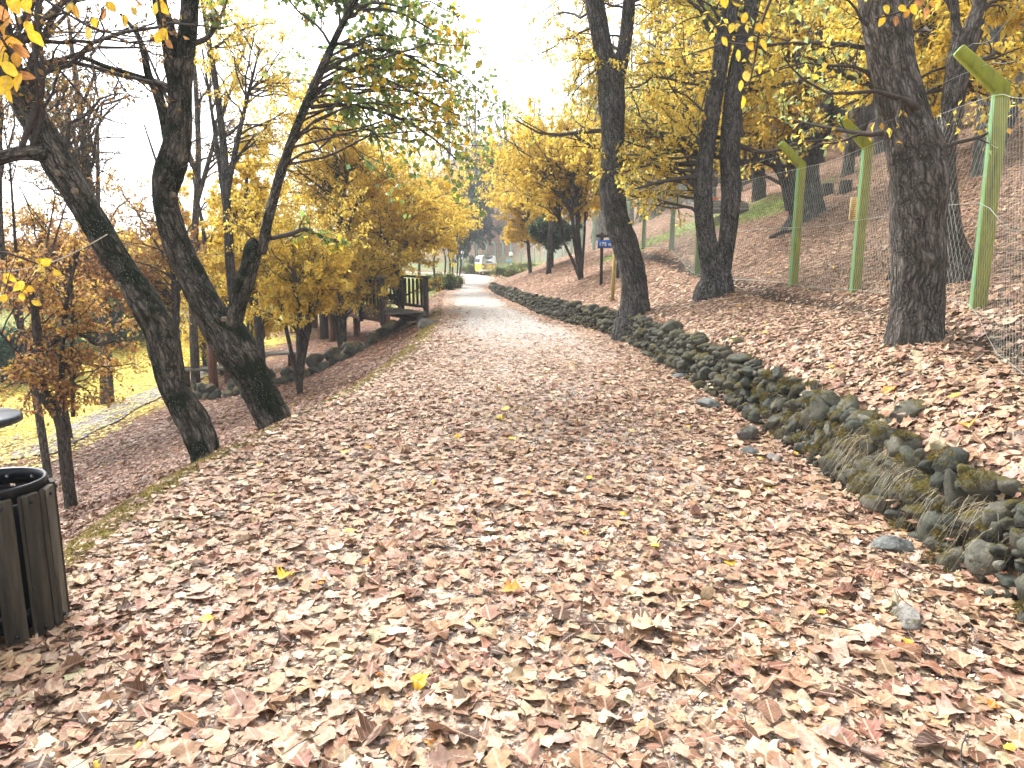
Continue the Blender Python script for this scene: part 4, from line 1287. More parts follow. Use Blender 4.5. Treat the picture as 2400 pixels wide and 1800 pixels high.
def bank_trees():
    # small golden trees on the bank by the blue sign
    g = GP(1362, 655)
    y0 = g[1]
    stems = []
    for k_, (tx, ty, w) in enumerate(((1340, 500, 12), (1352, 480, 14), (1372, 500, 7), (1310, 520, 8))):
        pts = np.array([g + [0, 0, -.1], PY(1362 + (tx - 1362) * .35, 655 + (ty - 655) * .3, y0 + .1 * k_), PY(1362 + (tx - 1362) * .8, 655 + (ty - 655) * .7, y0 + .2 * k_ - .2), PY(tx, ty - 40, y0)])
        stems.append((pts, np.array([w, w * .9, w * .75, w * .5]) / 2 * y0 / FPX, False))
    make_tree('golden_shrub_tree', 'several thin stems from one foot with golden foliage on the bank before the blue sign', 'tree', g, stems, M['stem_grey'],
              [(pix_ell(1300, 410, 130, 110, y0 + .6, 1.9), 40), (pix_ell(1390, 380, 90, 130, y0 + .5, 1.6), 26), (pix_ell(1230, 350, 110, 80, y0 + .4, 1.6), 22)], GOLD, .11, 6, seed=30, rough=.03, flare=.1, sides=12, m=(6, 5), lr=(.36, .34), group='golden trees along the bank')
    g = GP(1243, 640); y0 = g[1]
    P = np.array([g + [0, 0, -.2], g, PY(1240, 600, y0), PY(1238, 575, y0), PY(1236, 540, y0), PY(1234, 500, y0)])
    make_tree('golden_sapling', 'little golden tree with one straight stem at the top of the wall, nearest the van', 'tree', g, [(P, np.array([.11, .10, .08, .08, .05, .03]), True)], M['bark_dark'],
              [(pix_ell(1235, 535, 62, 34, y0, 1.3), 26), (pix_ell(1225, 470, 90, 60, y0 + 1, 1.6), 34)], GOLD, .125, 6, seed=31, sides=10, m=(6, 5), lr=(.4, .36), flare=.2, group='golden trees along the bank')
    g = GP(1292, 628); y0 = g[1]
    P = np.array([g + [0, 0, -.2], g, PY(1293, 600, y0), PY(1293, 560, y0), PY(1294, 510, y0)])
    make_tree('evergreen_tree', 'small dark evergreen with a bare stem among the golden trees on the bank', 'evergreen tree', g, [(P, np.array([.13, .11, .09, .07, .03]), True)], M['bark_dark'],
              [(pix_ell(1295, 545, 52, 34, y0, 1.3), 38)], DARKGREEN, .16, 12, seed=32, sides=10, m=(6, 6), lr=(.4, .4), flare=.2, jitter=.06, hang=.1)
    g = GP(1430, 640); y0 = 26
    g = onground(XW(30.) + 1.8, 30.); y0 = 30
    P = np.array([np.array(g) + [0, 0, -.2], np.array(g), np.array(g) + [.1, 0, 2.5], np.array(g) + [0, .2, 5.5]])
    make_tree('golden_sapling', 'golden tree farther along the bank behind the shrub with several stems', 'tree', g, [(P, np.array([.13, .12, .09, .04]), True)], M['bark_dark'],
              [(pix_ell(1290, 330, 130, 90, 30, 2.4), 44), (pix_ell(1180, 400, 90, 70, 31, 2), 20)], GOLD, .125, 6, seed=33, sides=10, m=(6, 5), lr=(.36, .34), group='golden trees along the bank')

bank_trees()

def knots(tree, spots):
    root = [o for o in COL.objects if o.name == tree][0]
    inv = np.array(root.location)
    m = plain('cut_knot', (.19, .155, .11), .85, var=.4, scale=60, coord='pos')
    for px, py, y in spots:
        p = PY(px * K22, py * K22, y) - inv
        b = MB(); b.lathe([(.024, -.05), (.026, .004), (.020, .012), (.014, .003), (.008, .005), (0, .003)], 12)
        V = np.concatenate(b.v)[:, [0, 2, 1]] * np.array([.8, -1, 1.25])
        link('knot', rawmesh('knot', V, [np.concatenate(b.q)], [m], True), root, p, (0, 0, float(rng.normal(0, .3))))

def left_trees():
    # ---- nearest leaning trunk
    y0 = 7.7
    P, R = with_foot(*tp([(442, 985, 59), (436, 960, 64), (418, 915, 66), (392, 868, 61), (370, 820, 59), (358, 770, 61), (345, 715, 62), (320, 665, 61), (285, 605, 53), (240, 540, 58), (200, 475, 56), (165, 420, 53), (128, 360, 58), (95, 300, 53), (62, 240, 48), (38, 190, 45), (18, 130, 42), (2, 60, 39), (-20, -60, 34), (-40, -260, 27)], y0), .35)
    P2, R2 = tp([(95, 332, 34, -.1), (60, 330, 30, -.2), (25, 334, 26, -.3), (-30, 345, 24, -.4), (-130, 340, 18, -.5)], y0)
    ext = [tp([(60, 235, 18), (100, 150, 11, .2), (160, 135, 9, .3), (250, 160, 8, .4), (330, 178, 6, .5)], y0)]
    make_tree('leaning_tree', 'nearest mossy trunk leaning far to the left below the path edge', 'tree', P[1], [(P, R, True), (P2, R2, False)], M['bark_moss'],
              [(pix_ell(60, 40, 330, 160, 8.0, 1.2), 16), (pix_ell(150, -200, 500, 180, 8.0, 1.6), 14)], SPARSE, .06, 2, seed=40, rough=.11, flare=.22, extra=ext, m=(6, 5), lr=(.4, .36), maxr=.03, trop=.2)
    knots('leaning_tree', [(122, 373, 7.49), (158, 412, 7.47), (252, 615, 7.46), (365, 905, 7.44)])
    # ---- second mossy trunk with a side stem
    y0 = 8.6
    P, R = with_foot(*tp([(598, 915, 74), (580, 880, 72), (552, 825, 70), (525, 780, 77), (497, 735, 81), (465, 690, 68), (436, 640, 61), (408, 585, 55), (384, 530, 54), (366, 475, 52), (357, 430, 52), (362, 385, 59), (374, 340, 55), (385, 285, 49), (389, 230, 45), (388, 180, 49), (385, 135, 62)], y0), .35)
    P2, R2 = tp([(376, 140, 30), (368, 95, 29), (356, 45, 29), (345, 0, 27), (330, -120, 24), (310, -320, 16)], y0)
    P3, R3 = tp([(395, 145, 32), (404, 90, 34), (408, 40, 34), (412, -10, 32), (420, -140, 27), (440, -340, 18)], y0)
    P4, R4 = tp([(497, 705, 48), (513, 660, 38), (527, 615, 37), (540, 570, 38), (548, 535, 38), (556, 522, 30)], y0)
    P5, R5 = tp([(566, 548, 17, -.05), (572, 510, 22), (578, 480, 21), (592, 425, 20), (606, 375, 19), (625, 320, 18), (645, 265, 17), (665, 215, 16), (690, 160, 15), (712, 110, 14), (735, 60, 13), (768, 0, 13), (800, -60, 12), (850, -180, 9)], y0)
    P6, R6 = tp([(368, 330, 24), (360, 285, 22), (350, 235, 21), (338, 195, 19), (322, 165, 15), (312, 120, 13), (302, 85, 11), (285, 58, 8), (260, 30, 5)], y0)
    P7, R7 = tp([(380, 200, 18), (345, 183, 17), (312, 172, 15), (270, 157, 13), (225, 143, 11), (180, 125, 9), (140, 125, 7), (95, 148, 5)], y0)
    ext = [tp([(700, 155, 9), (760, 120, 8, .3), (830, 105, 7, .6), (880, 120, 6, .9), (930, 150, 4, 1.1), (985, 190, 3, 1.3)], y0),
           tp([(672, 232, 9), (740, 226, 8, .3), (800, 235, 7, .6), (880, 262, 6, .9), (950, 310, 4, 1.1), (985, 345, 3, 1.2)], y0),
           tp([(690, 142, 7), (760, 150, 7, .2), (830, 170, 6, .4), (920, 215, 4, .6), (990, 250, 3, .7)], y0),
           tp([(585, 515, 10), (630, 505, 10, .2), (658, 495, 9, .3), (690, 510, 8, .4), (730, 522, 6, .5)], y0),
           tp([(715, 100, 6), (690, 60, 5), (640, 20, 4), (600, -40, 3)], y0),
           tp([(415, 95, 12), (450, 80, 10, .1), (475, 40, 7, .2), (490, 0, 5, .3)], y0),
           tp([(745, 40, 8), (800, 20, 7, .2), (870, 30, 5, .4), (940, 70, 3, .6)], y0)]
    r_ = make_tree('side_stem_tree', 'mossy leaning trunk with a cut stub and a slim side stem, second from the left', 'tree', P[1],
              [(P, R, True), (P2, R2, False), (P3, R3, False), (P4, R4, False), (P5, R5, False), (P6, R6, False), (P7, R7, False)], M['bark_moss'],
              [(pix_ell(1000, 170, 190, 160, 9.8, 1.4), 15), (pix_ell(1070, 290, 120, 90, 9.9, 1.0), 12), (pix_ell(940, -20, 220, 100, 9.4, 1.2), 6)], MAPLE, .078, 3, seed=41, rough=.11, flare=.22, extra=ext, m=(6, 5), lr=(.36, .36), maxr=.016, origin_polys=(4,), narrow=.42)
    knots('side_stem_tree', [(378, 45, 8.45), (372, 420, 8.38), (480, 690, 8.32)])
    # ---- golden trees and shrubs on the slope
    def shrub(base, label, ells, seed, nst=6, spread=.25, h=2.2, rad=.045, pal=GOLD, name='golden_shrub', leaf=.09, per=6, group='golden shrubs and trees on the left slope', m=(6, 5), bark='stem_grey'):
        g = np.array(base); r = np.random.default_rng(seed)
        st = []
        for k in range(nst):
            a = r.uniform(0, 6.28); sp = spread * r.uniform(.5, 1.4)
            e = np.array([math.cos(a) * sp * h, math.sin(a) * sp * h * .6, h * r.uniform(.8, 1.15)])
            pts = np.array([g + [0, 0, -.15], g + e * np.array([.12, .12, .2]) + r.normal(0, .02, 3), g + e * np.array([.5, .5, .6]) + r.normal(0, .06, 3), g + e])
            rr = rad * r.uniform(.6, 1.2)
            st.append((pts, np.array([rr, rr * .95, rr * .75, rr * .4]), False))
        return make_tree(name, label, 'shrub' if 'shrub' in name else 'tree', g, st, M[bark], ells, pal, leaf, per, seed=seed, rough=.04, sides=10, group=group, m=m, lr=(.36, .34), rel=(.3, 1))
    gp = GP(703, 925)
    shrub(gp, 'shrub of many thin stems with golden leaves in front of the stone edging', [(pix_ell(700, 680, 130, 110, gp[1], 1.0), 34), (pix_ell(680, 540, 150, 110, gp[1] + .3, 1.1), 34), (pix_ell(800, 640, 80, 90, gp[1], .8), 16)], 50, 7, .22, 2.4, .05, leaf=.07)
    gp = GP(800, 822)
    shrub(gp, 'low golden shrub hiding the middle of the footbridge', [(pix_ell(800, 650, 140, 80, gp[1] - .2, 1.1), 46), (pix_ell(880, 600, 110, 70, gp[1] - .2, 1.0), 30)], 57, 7, .3, 2.0, .045, leaf=.08)
    gp = GP(600, 900)
    shrub(gp, 'tall golden shrub filling the gap right of the second mossy trunk', [(pix_ell(600, 700, 90, 110, gp[1], 1.0), 34), (pix_ell(590, 560, 110, 110, gp[1] + .3, 1.1), 34)], 59, 6, .2, 2.6, .05, leaf=.075)
    gp = GP(520, 880)
    shrub(gp, 'brownish golden shrub behind the log bench', [(pix_ell(490, 690, 90, 110, gp[1] + 1, 1.2), 34), (pix_ell(470, 800, 60, 50, gp[1] + 2, 1.2), 14)], 66, 6, .2, 2.4, .04, leaf=.08)
    # the tree beside the bridge leans towards the left
    gp = GP(948, 762)
    y0 = gp[1]
    P = np.array([gp + [0, 0, -.2], PY(948, 765, y0), PY(940, 720, y0), PY(928, 690, y0), PY(918, 650, y0)])
    sts = [(P, np.array([.12, .11, .09, .08, .07]), True)]
    for tx, ty in ((880, 560), (905, 500), (950, 520), (1000, 560), (840, 610), (960, 470)):
        sts.append((np.array([PY(918, 655, y0), PY(918 + (tx - 918) * .35, 655 + (ty - 655) * .4, y0), PY(918 + (tx - 918) * .75, 655 + (ty - 655) * .75, y0 + .2), PY(tx, ty, y0 + .3)]), np.array([.06, .05, .035, .02]), False))
    make_tree('golden_tree', 'spreading golden tree leaning over the end of the footbridge', 'tree', gp, sts, M['stem_grey'],
              [(pix_ell(880, 530, 210, 120, y0 - .6, 1.9), 84), (pix_ell(1020, 520, 105, 90, y0, 1.6), 40), (pix_ell(820, 650, 110, 50, y0 - .7, .9), 26)], GOLD, .095, 6, seed=51, rough=.04, sides=12, m=(6, 5), lr=(.34, .34), group='golden shrubs and trees on the left slope', flare=.15)
    # taller golden trees behind
    def tall(bx, y0, label, ells, seed, h, rad=.11, pal=GOLD, leaf=.095, per=6, name='golden_tree', lean=0.0, group='golden shrubs and trees on the left slope', bark='bark_dark', m=(6, 5), x=None, forks=2, lod=1):
        x = (bx - 1200) / FPX * y0 * .99 if x is None else x
        g = np.array(onground(x, y0)); r = np.random.default_rng(seed)
        top = g + [lean * h, 0, h]
        pts = np.array([g + [0, 0, -.2], g, g + (top - g) * .3 + r.normal(0, .08, 3), g + (top - g) * .62 + r.normal(0, .14, 3), top])
        polys = [(pts, np.array([rad, rad, rad * .85, rad * .6, rad * .25]), True)]
        for k in range(forks):
            b = pts[2] + (pts[3] - pts[2]) * r.uniform(0, .8); a = r.uniform(0, 6.28)
            e = b + np.array([math.cos(a) * .22, math.sin(a) * .2, .6]) * h * r.uniform(.5, .8)
            polys.append((np.array([b, b + (e - b) * .4 + [0, 0, .1], e]), np.array([rad * .6, rad * .4, rad * .15]), False))
        return make_tree(name, label, 'tree', g, polys, M[bark], ells, pal, leaf, per, lod, group, seed, m=m, lr=(.36, .34), sides=12, rough=.06, flare=.3)
    tall(800, 21, 'tall golden tree behind the leaning one at the footbridge', [(pix_ell(780, 410, 170, 150, 21, 2.2), 62), (pix_ell(690, 300, 120, 130, 21, 2), 22), (pix_ell(930, 400, 110, 90, 21.5, 1.8), 24)], 52, 6.5)
    tall(900, 25, 'broad golden tree beyond the footbridge', [(pix_ell(900, 430, 200, 120, 25, 2.4), 60), (pix_ell(1000, 520, 120, 80, 25, 2), 34), (pix_ell(700, 470, 110, 120, 25, 2), 26)], 58, 6.5)
    tall(600, 17, 'golden tree seen between the side stem and the second trunk', [(pix_ell(560, 590, 120, 130, 17, 1.8), 44), (pix_ell(620, 460, 110, 110, 17, 1.6), 30)], 53, 5.5)
    tall(470, 22, 'golden tree behind the second mossy trunk', [(pix_ell(500, 520, 90, 160, 22, 2), 36), (pix_ell(520, 640, 120, 60, 22, 2), 24)], 54, 6.0)
    tall(560, 15.5, 'thin upright tree with loose golden leaves against the sky', [(pix_ell(640, 190, 150, 170, 15.5, 1.6), 26), (pix_ell(540, 110, 110, 140, 15.5, 1.4), 14)], 55, 9.0, .12, GOLD, .07, 5, lean=-.05)
    tall(1000, 34, 'golden tree far along the left edge of the path', [(pix_ell(1010, 500, 75, 100, 34, 2.4), 44), (pix_ell(1050, 440, 70, 70, 36, 2.4), 22)], 56, 6.0, .10, leaf=.12, x=-5.3)
    tall(1060, 48, 'golden tree over the saplings far along the path', [(pix_ell(1065, 500, 55, 65, 48, 2.6), 34)], 57, 6.0, .10, leaf=.15, x=-6.2)
    # ---- brown leaved trees on the far left
    y0 = 7.9
    P, R = with_foot(*tp([(147, 1038, 26), (142, 1000, 27), (138, 950, 26), (130, 905, 26), (112, 878, 24), (95, 850, 24), (88, 810, 18), (84, 770, 18), (80, 720, 17), (74, 660, 14), (60, 610, 10)], y0))
    P2, R2 = tp([(130, 890, 17), (132, 830, 12), (134, 770, 10), (138, 700, 9), (150, 620, 8), (170, 540, 6)], y0)
    P3, R3 = tp([(86, 790, 15), (105, 765, 13), (120, 735, 12), (140, 722, 10), (180, 725, 8), (210, 745, 6), (250, 735, 4)], y0)
    P4, R4 = tp([(98, 850, 13), (70, 810, 10), (40, 770, 8), (10, 730, 6), (-30, 690, 5)], y0)
    P5, R5 = tp([(158, 900, 9), (157, 830, 8), (155, 760, 7), (157, 650, 6), (150, 560, 4)], y0)
    make_tree('brown_leaved_tree', 'small crooked tree with curled brown leaves between the bin and the leaning trunk', 'tree', P[1],
              [(P, R, True), (P2, R2, False), (P3, R3, False), (P4, R4, False), (P5, R5, False)], M['stem_grey'],
              [(pix_ell(150, 880, 190, 120, 7.9, 1.0), 26), (pix_ell(160, 690, 200, 130, 8.1, 1.0), 24)], BROWN, .052, 4, seed=60, rough=.09, flare=.3, sides=16, m=(6, 5), lr=(.4, .36), maxr=.012)
    tall(120, 14, 'brown leaved tree standing behind the crooked one', [(pix_ell(90, 600, 190, 130, 14, 1.6), 40), (pix_ell(270, 600, 110, 100, 14.5, 1.5), 26)], 61, 4.5, .09, BROWN, .075, 4, 'brown_leaved_tree', group=None)
    tall(420, 15, 'brown leaved tree between the two mossy trunks', [(pix_ell(370, 560, 90, 130, 15.2, 1.5), 30), (pix_ell(330, 690, 100, 70, 15, 1.4), 20)], 62, 4.5, .09, BROWN, .075, 4, 'brown_leaved_tree', group=None)
    tall(222, 18.5, 'bare grey tree with a vase of upright limbs against the white sky', [(pix_ell(190, 230, 170, 190, 16.5, 1.8), 34), (pix_ell(130, 420, 130, 60, 16.5, 1.6), 12)], 63, 9.5, .16, SPARSE, .055, 3, 'bare_tree', group=None, bark='bark_grey', forks=5)
    tall(440, 19, 'thin bare tree leaning between the two mossy trunks', [(pix_ell(470, 240, 80, 190, 19, 1.5), 22), (pix_ell(600, 330, 60, 90, 19, 1.4), 8)], 64, 10.0, .12, SPARSE, .06, 3, 'bare_tree', group=None, bark='bark_grey', forks=3, lean=.06)
    tall(60, 10.5, 'thin bare tree at the left edge with upright twigs', [(pix_ell(60, 200, 130, 200, 10.5, 1.0), 18)], 65, 6.0, .06, SPARSE, .05, 3, 'bare_tree', group=None, bark='bark_grey', forks=3)
    # ---- low growth beyond the lower lawn
    def bush(x, y, rx, ry, h, label, seed, pal, leaf=.16, k=46, name='bush', group='bushes beyond the lower lawn'):
        g = np.array(onground(x, y)); r = np.random.default_rng(seed)
        st = []
        for _ in range(5):
            a = r.uniform(0, 6.28)
            st.append((np.array([g, g + [math.cos(a) * rx * .3, math.sin(a) * ry * .3, h * .4], g + [math.cos(a) * rx * .6, math.sin(a) * ry * .6, h * .8]]), np.array([.05, .04, .02]), False))
        return make_tree(name, label, 'bush', g, st, M['stem_grey'], [((g + [0, 0, h * .52], (rx, ry, h * .5)), k)], pal, leaf, 9, 1, group, seed, rough=.03, sides=8, m=(6, 5), lr=(.42, .4), jitter=.08, hang=.1)
    GREENB = dict(cols=[(.05, .13, .07), (.08, .17, .09), (.04, .10, .06), (.12, .20, .09)], w=[.3, .3, .2, .2])
    bl = ['green conifer bush behind the yellow lawn, just left of the leaning trunk', 'green conifer bush behind the yellow lawn, middle of the row', 'green conifer bush at the far left of the yellow lawn']
    for k, (px, py) in enumerate(((290, 800), (205, 828), (30, 905))):
        g = GP(px, py); bush(g[0], g[1] + .8, 1.9, 1.2, 2.6 if k < 2 else 1.8, bl[k], 70 + k, GREENB, .18, 60)
    for k, (px, yy, hh, lab) in enumerate(((60, 40, 3.2, 'hazy brown thicket far left beyond the lawn'), (250, 44, 3.4, 'hazy brown thicket behind the conifer bushes'), (430, 42, 3.6, 'hazy golden thicket behind the second mossy trunk'), (620, 46, 4.0, 'hazy golden thicket beyond the footbridge'))):
        x = (px - 1200) / FPX * yy
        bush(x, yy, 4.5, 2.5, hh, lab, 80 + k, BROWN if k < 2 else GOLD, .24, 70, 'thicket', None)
    return tall, bush

TALL, BUSH = left_trees()
# ------------------------------------------------------------------ the wood on the hillside and the far trees
def hill_forest():
    """five kinds of trunk with a high thin crown, copied as things of their own"""
    r = np.random.default_rng(90)
    protos = []
    for k in range(6):
        rr = np.random.default_rng(900 + k)
        h = rr.uniform(9.5, 13); rad = rr.uniform(.13, .22)
        bend = rr.normal(0, .35, 2)
        pts = np.array([[0, 0, -.5], [0, 0, 0], [bend[0] * .4, bend[1] * .4, h * .2], [bend[0], bend[1], h * .45], [bend[0] * 1.3, bend[1], h * .72], [bend[0] * 1.6, bend[1] * 1.5, h]])
        polys = [(pts, np.array([rad * 1.25, rad * 1.15, rad * .92, rad * .8, rad * .55, rad * .15]), True)]
        if k % 3 == 1:
            polys.append((np.array([[0.05, 0, .3], [.5, .1, h * .25], [.7, .2, h * .6], [.9, .2, h * .9]]), np.array([rad * .9, rad * .75, rad * .55, rad * .15]), False))
        t = make_tree('forest_tree', 'grey trunk in the hazy wood on the leaf covered hillside', 'tree', (0, 0, 0), polys, M['bark_far'],
                      [((np.array([bend[0], bend[1], h * .72]), (1.9, 1.9, h * .26)), 12)], GOLD_GREEN if k % 2 else HAZY, .16, 4, 0, 'trees of the wood on the hillside', 91 + k, rel=(.45, 1), m=(5, 4), lr=(.4, .36), sides=14, rough=.07, flare=.6)
        protos.append(t)
    spots = []
    tries = 0
    while len(spots) < 210 and tries < 20000:
        tries += 1
        y = r.uniform(11.5, 72); u = r.uniform(5.5, 36)
        x = float(XW(y)) + u
        if x > .76 * y + 1.0 or x < .02 * y: continue
        # the first trees stand farther from the fence; a clear slope lies right behind it
        lim = np.interp(y, [12, 16, 22, 30, 45, 75], [6.3, 7.2, 8.0, 7.5, 7.0, 6.5])
        if u < lim: continue
        if seg_dist(np.array(x), np.array(y), STRIP) < 1.3: continue
        if any((x - a) ** 2 + (y - b) ** 2 < (1.15 + .012 * y) ** 2 for a, b in spots): continue
        spots.append((x, y))
    spots.sort(key=lambda p: p[1])
    used = [False] * 6
    for i, (x, y) in enumerate(spots):
        k = int(r.integers(0, 6)); p = protos[k]
        if used[k]:
            q = p.copy(); COL.objects.link(q)
            for ch in list(p.children):
                c = ch.copy(); c.parent = q; COL.objects.link(c)
        else:
            q = p; used[k] = True
        s = float(r.uniform(.85, 1.15))
        q.location = onground(x, y); q.rotation_euler = (float(r.normal(0, .03)), float(r.normal(0, .03)), float(r.uniform(0, 6.28))); q.scale = (s, s, s)
    for k in range(6):
        if not used[k]:
            for ch in list(protos[k].children): bpy.data.objects.remove(ch)
            bpy.data.objects.remove(protos[k])
hill_forest()

def far_trees():
    # tall bare trees that close the view above the van
    spec = [(1098, 96, 20, 'tall bare tree far behind the van, left of the sky gap'), (1120, 105, 22, 'tall pale bare tree straight above the van'), (1150, 92, 19, 'tall bare tree far behind the van, with a leaning crown'),
            (1185, 100, 20, 'tall bare tree behind the lamp at the far fence'), (1215, 88, 17, 'tall bare tree on the far hillside behind the golden sapling'), (1060, 110, 19, 'bare tree behind the row of saplings'), (1020, 100, 17, 'bare tree far behind the golden trees left of the path'),
            (1250, 96, 18, 'bare tree on the far hillside behind the evergreen')]
    for k, (px, y, h, lab) in enumerate(spec):
        x = (px - 1200) / FPX * y
        g = np.array(onground(x, y)); h = h * .8
        e = [((g + [0, 0, h * .68], (2.6, 2.6, h * .34)), 30)]
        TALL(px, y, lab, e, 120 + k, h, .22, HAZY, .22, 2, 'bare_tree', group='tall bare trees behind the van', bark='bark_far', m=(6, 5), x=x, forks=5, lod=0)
    # dark evergreens at the turn of the path
    spec = [(1085, 84, 9.0, 2.6, 'dark evergreen at the left of the path turn, behind the globe lamp'), (1118, 90, 10.5, 2.8, 'bluish evergreen behind the van'), (1142, 97, 10, 2.6, 'grey green evergreen right of the one behind the van'), (1100, 100, 8, 3.0, 'low dark evergreen between the two tall ones'),
            (1172, 104, 9, 2.8, 'hazy evergreen behind the far fence posts')]
    for k, (px, y, h, w, lab) in enumerate(spec):
        x = (px - 1200) / FPX * y
        g = np.array(onground(x, y))
        TALL(px, y, lab, [((g + [0, 0, h * .55], (w, w, h * .46)), 60)], 140 + k, h * .9, .2, DARKGREEN, .30, 8, 'evergreen_tree', group='evergreens at the turn of the path', x=x, forks=2, m=(6, 5))
    # row of saplings on the left verge
    lab = ['first thin sapling on the verge, nearest to the footbridge', 'thin sapling on the verge, second from the footbridge', 'thin sapling in the middle of the verge row', 'thin sapling on the verge, fourth from the footbridge', 'pair partner of the last verge sapling, slightly nearer', 'last thin sapling on the verge before the path turns']
    for k, (px, y) in enumerate(((1024, 37), (1040, 42), (1055, 44), (1063, 46), (1071, 50), (1077, 54))):
        x = (px - 1200) / FPX * y; g = np.array(onground(x, y))
        TALL(px, y, lab[k], [((g + [0, 0, 4.6], (1.3, 1.3, 1.2)), 14)], 160 + k, 4.8, .055, GOLD, .16, 7, 'sapling', group='saplings along the far verge', x=x, forks=1, m=(5, 5))
    # low bushes by the far path
    GB = dict(cols=[(.10, .17, .06), (.16, .22, .08), (.22, .22, .07), (.40, .32, .07)], w=[.3, .3, .2, .2])
    for k, (px, y, w, h, lab) in enumerate(((1062, 40, .55, .6, 'low green bush on the verge at the left of the gravel path'), (1040, 38, .7, .7, 'yellowish bush at the foot of the first sapling'), (1222, 58, 1.2, .4, 'grey green creeping bush right of the van'), (1200, 50, 1.3, .4, 'low grass clump at the far end of the wall'),
                                       (1108, 79, 1.6, 1.0, 'dark low bush left of the van'), (1010, 41, .9, .7, 'yellow bush beside the footbridge end'))):
        x = (px - 1200) / FPX * y
        BUSH(x, y, w, w * .8, h, lab, 180 + k, GB, .12, 34, 'bush', 'low bushes beside the far path')
far_trees()
# ------------------------------------------------------------------ fence
def rotz(a):
    c, s = math.cos(a), math.sin(a); return np.array([[c, -s, 0], [s, c, 0], [0, 0, 1]])

def paint(name, col, wear, wear_amt):
    t = NT(name); p = t.pos()
    nz = t.noise(t.scaled(p, (9, 9, 4)), 1.0, 6, .7)
    c = t.mix(t.ramp(nz, [(.42, 0.0), (.60, wear_amt)]), col, wear)
    st = t.noise(t.scaled(p, (30, 30, 2.5)), 1.0, 5, .7)
    c = t.mix(t.ramp(st, [(.52, 0.0), (.68, .55)]), c, (.06, .055, .02))
    dots = t.n('TexVoronoi', Vector=p, Scale=34.0).outputs['Distance']
    c = t.mix(t.math('MULTIPLY', t.math('LESS_THAN', dots, .10), .6), c, (.05, .07, .02))
    return t.done(t.bsdf(c, .65, t.bump(t.noise(p, 60, 4), .35, .006), .3))
M['post_lit'] = paint('green_paint_lit', (.20, .50, .22), (.30, .42, .10), .6)  # green post paint with the daylight on its path side put into the colour
M['post_flare'] = paint('green_paint_flare', (.25, .27, .016), (.17, .19, .03), .7)  # same post paint, the olive tint of lens flare put into the colour
M['post_dark'] = paint('dark_green_paint', (.10, .19, .07), (.14, .18, .05), .6)
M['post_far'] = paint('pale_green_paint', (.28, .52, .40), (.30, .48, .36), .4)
M['wire'] = plain('galvanised_wire', (.50, .55, .50), .4, .6, .5, .1)

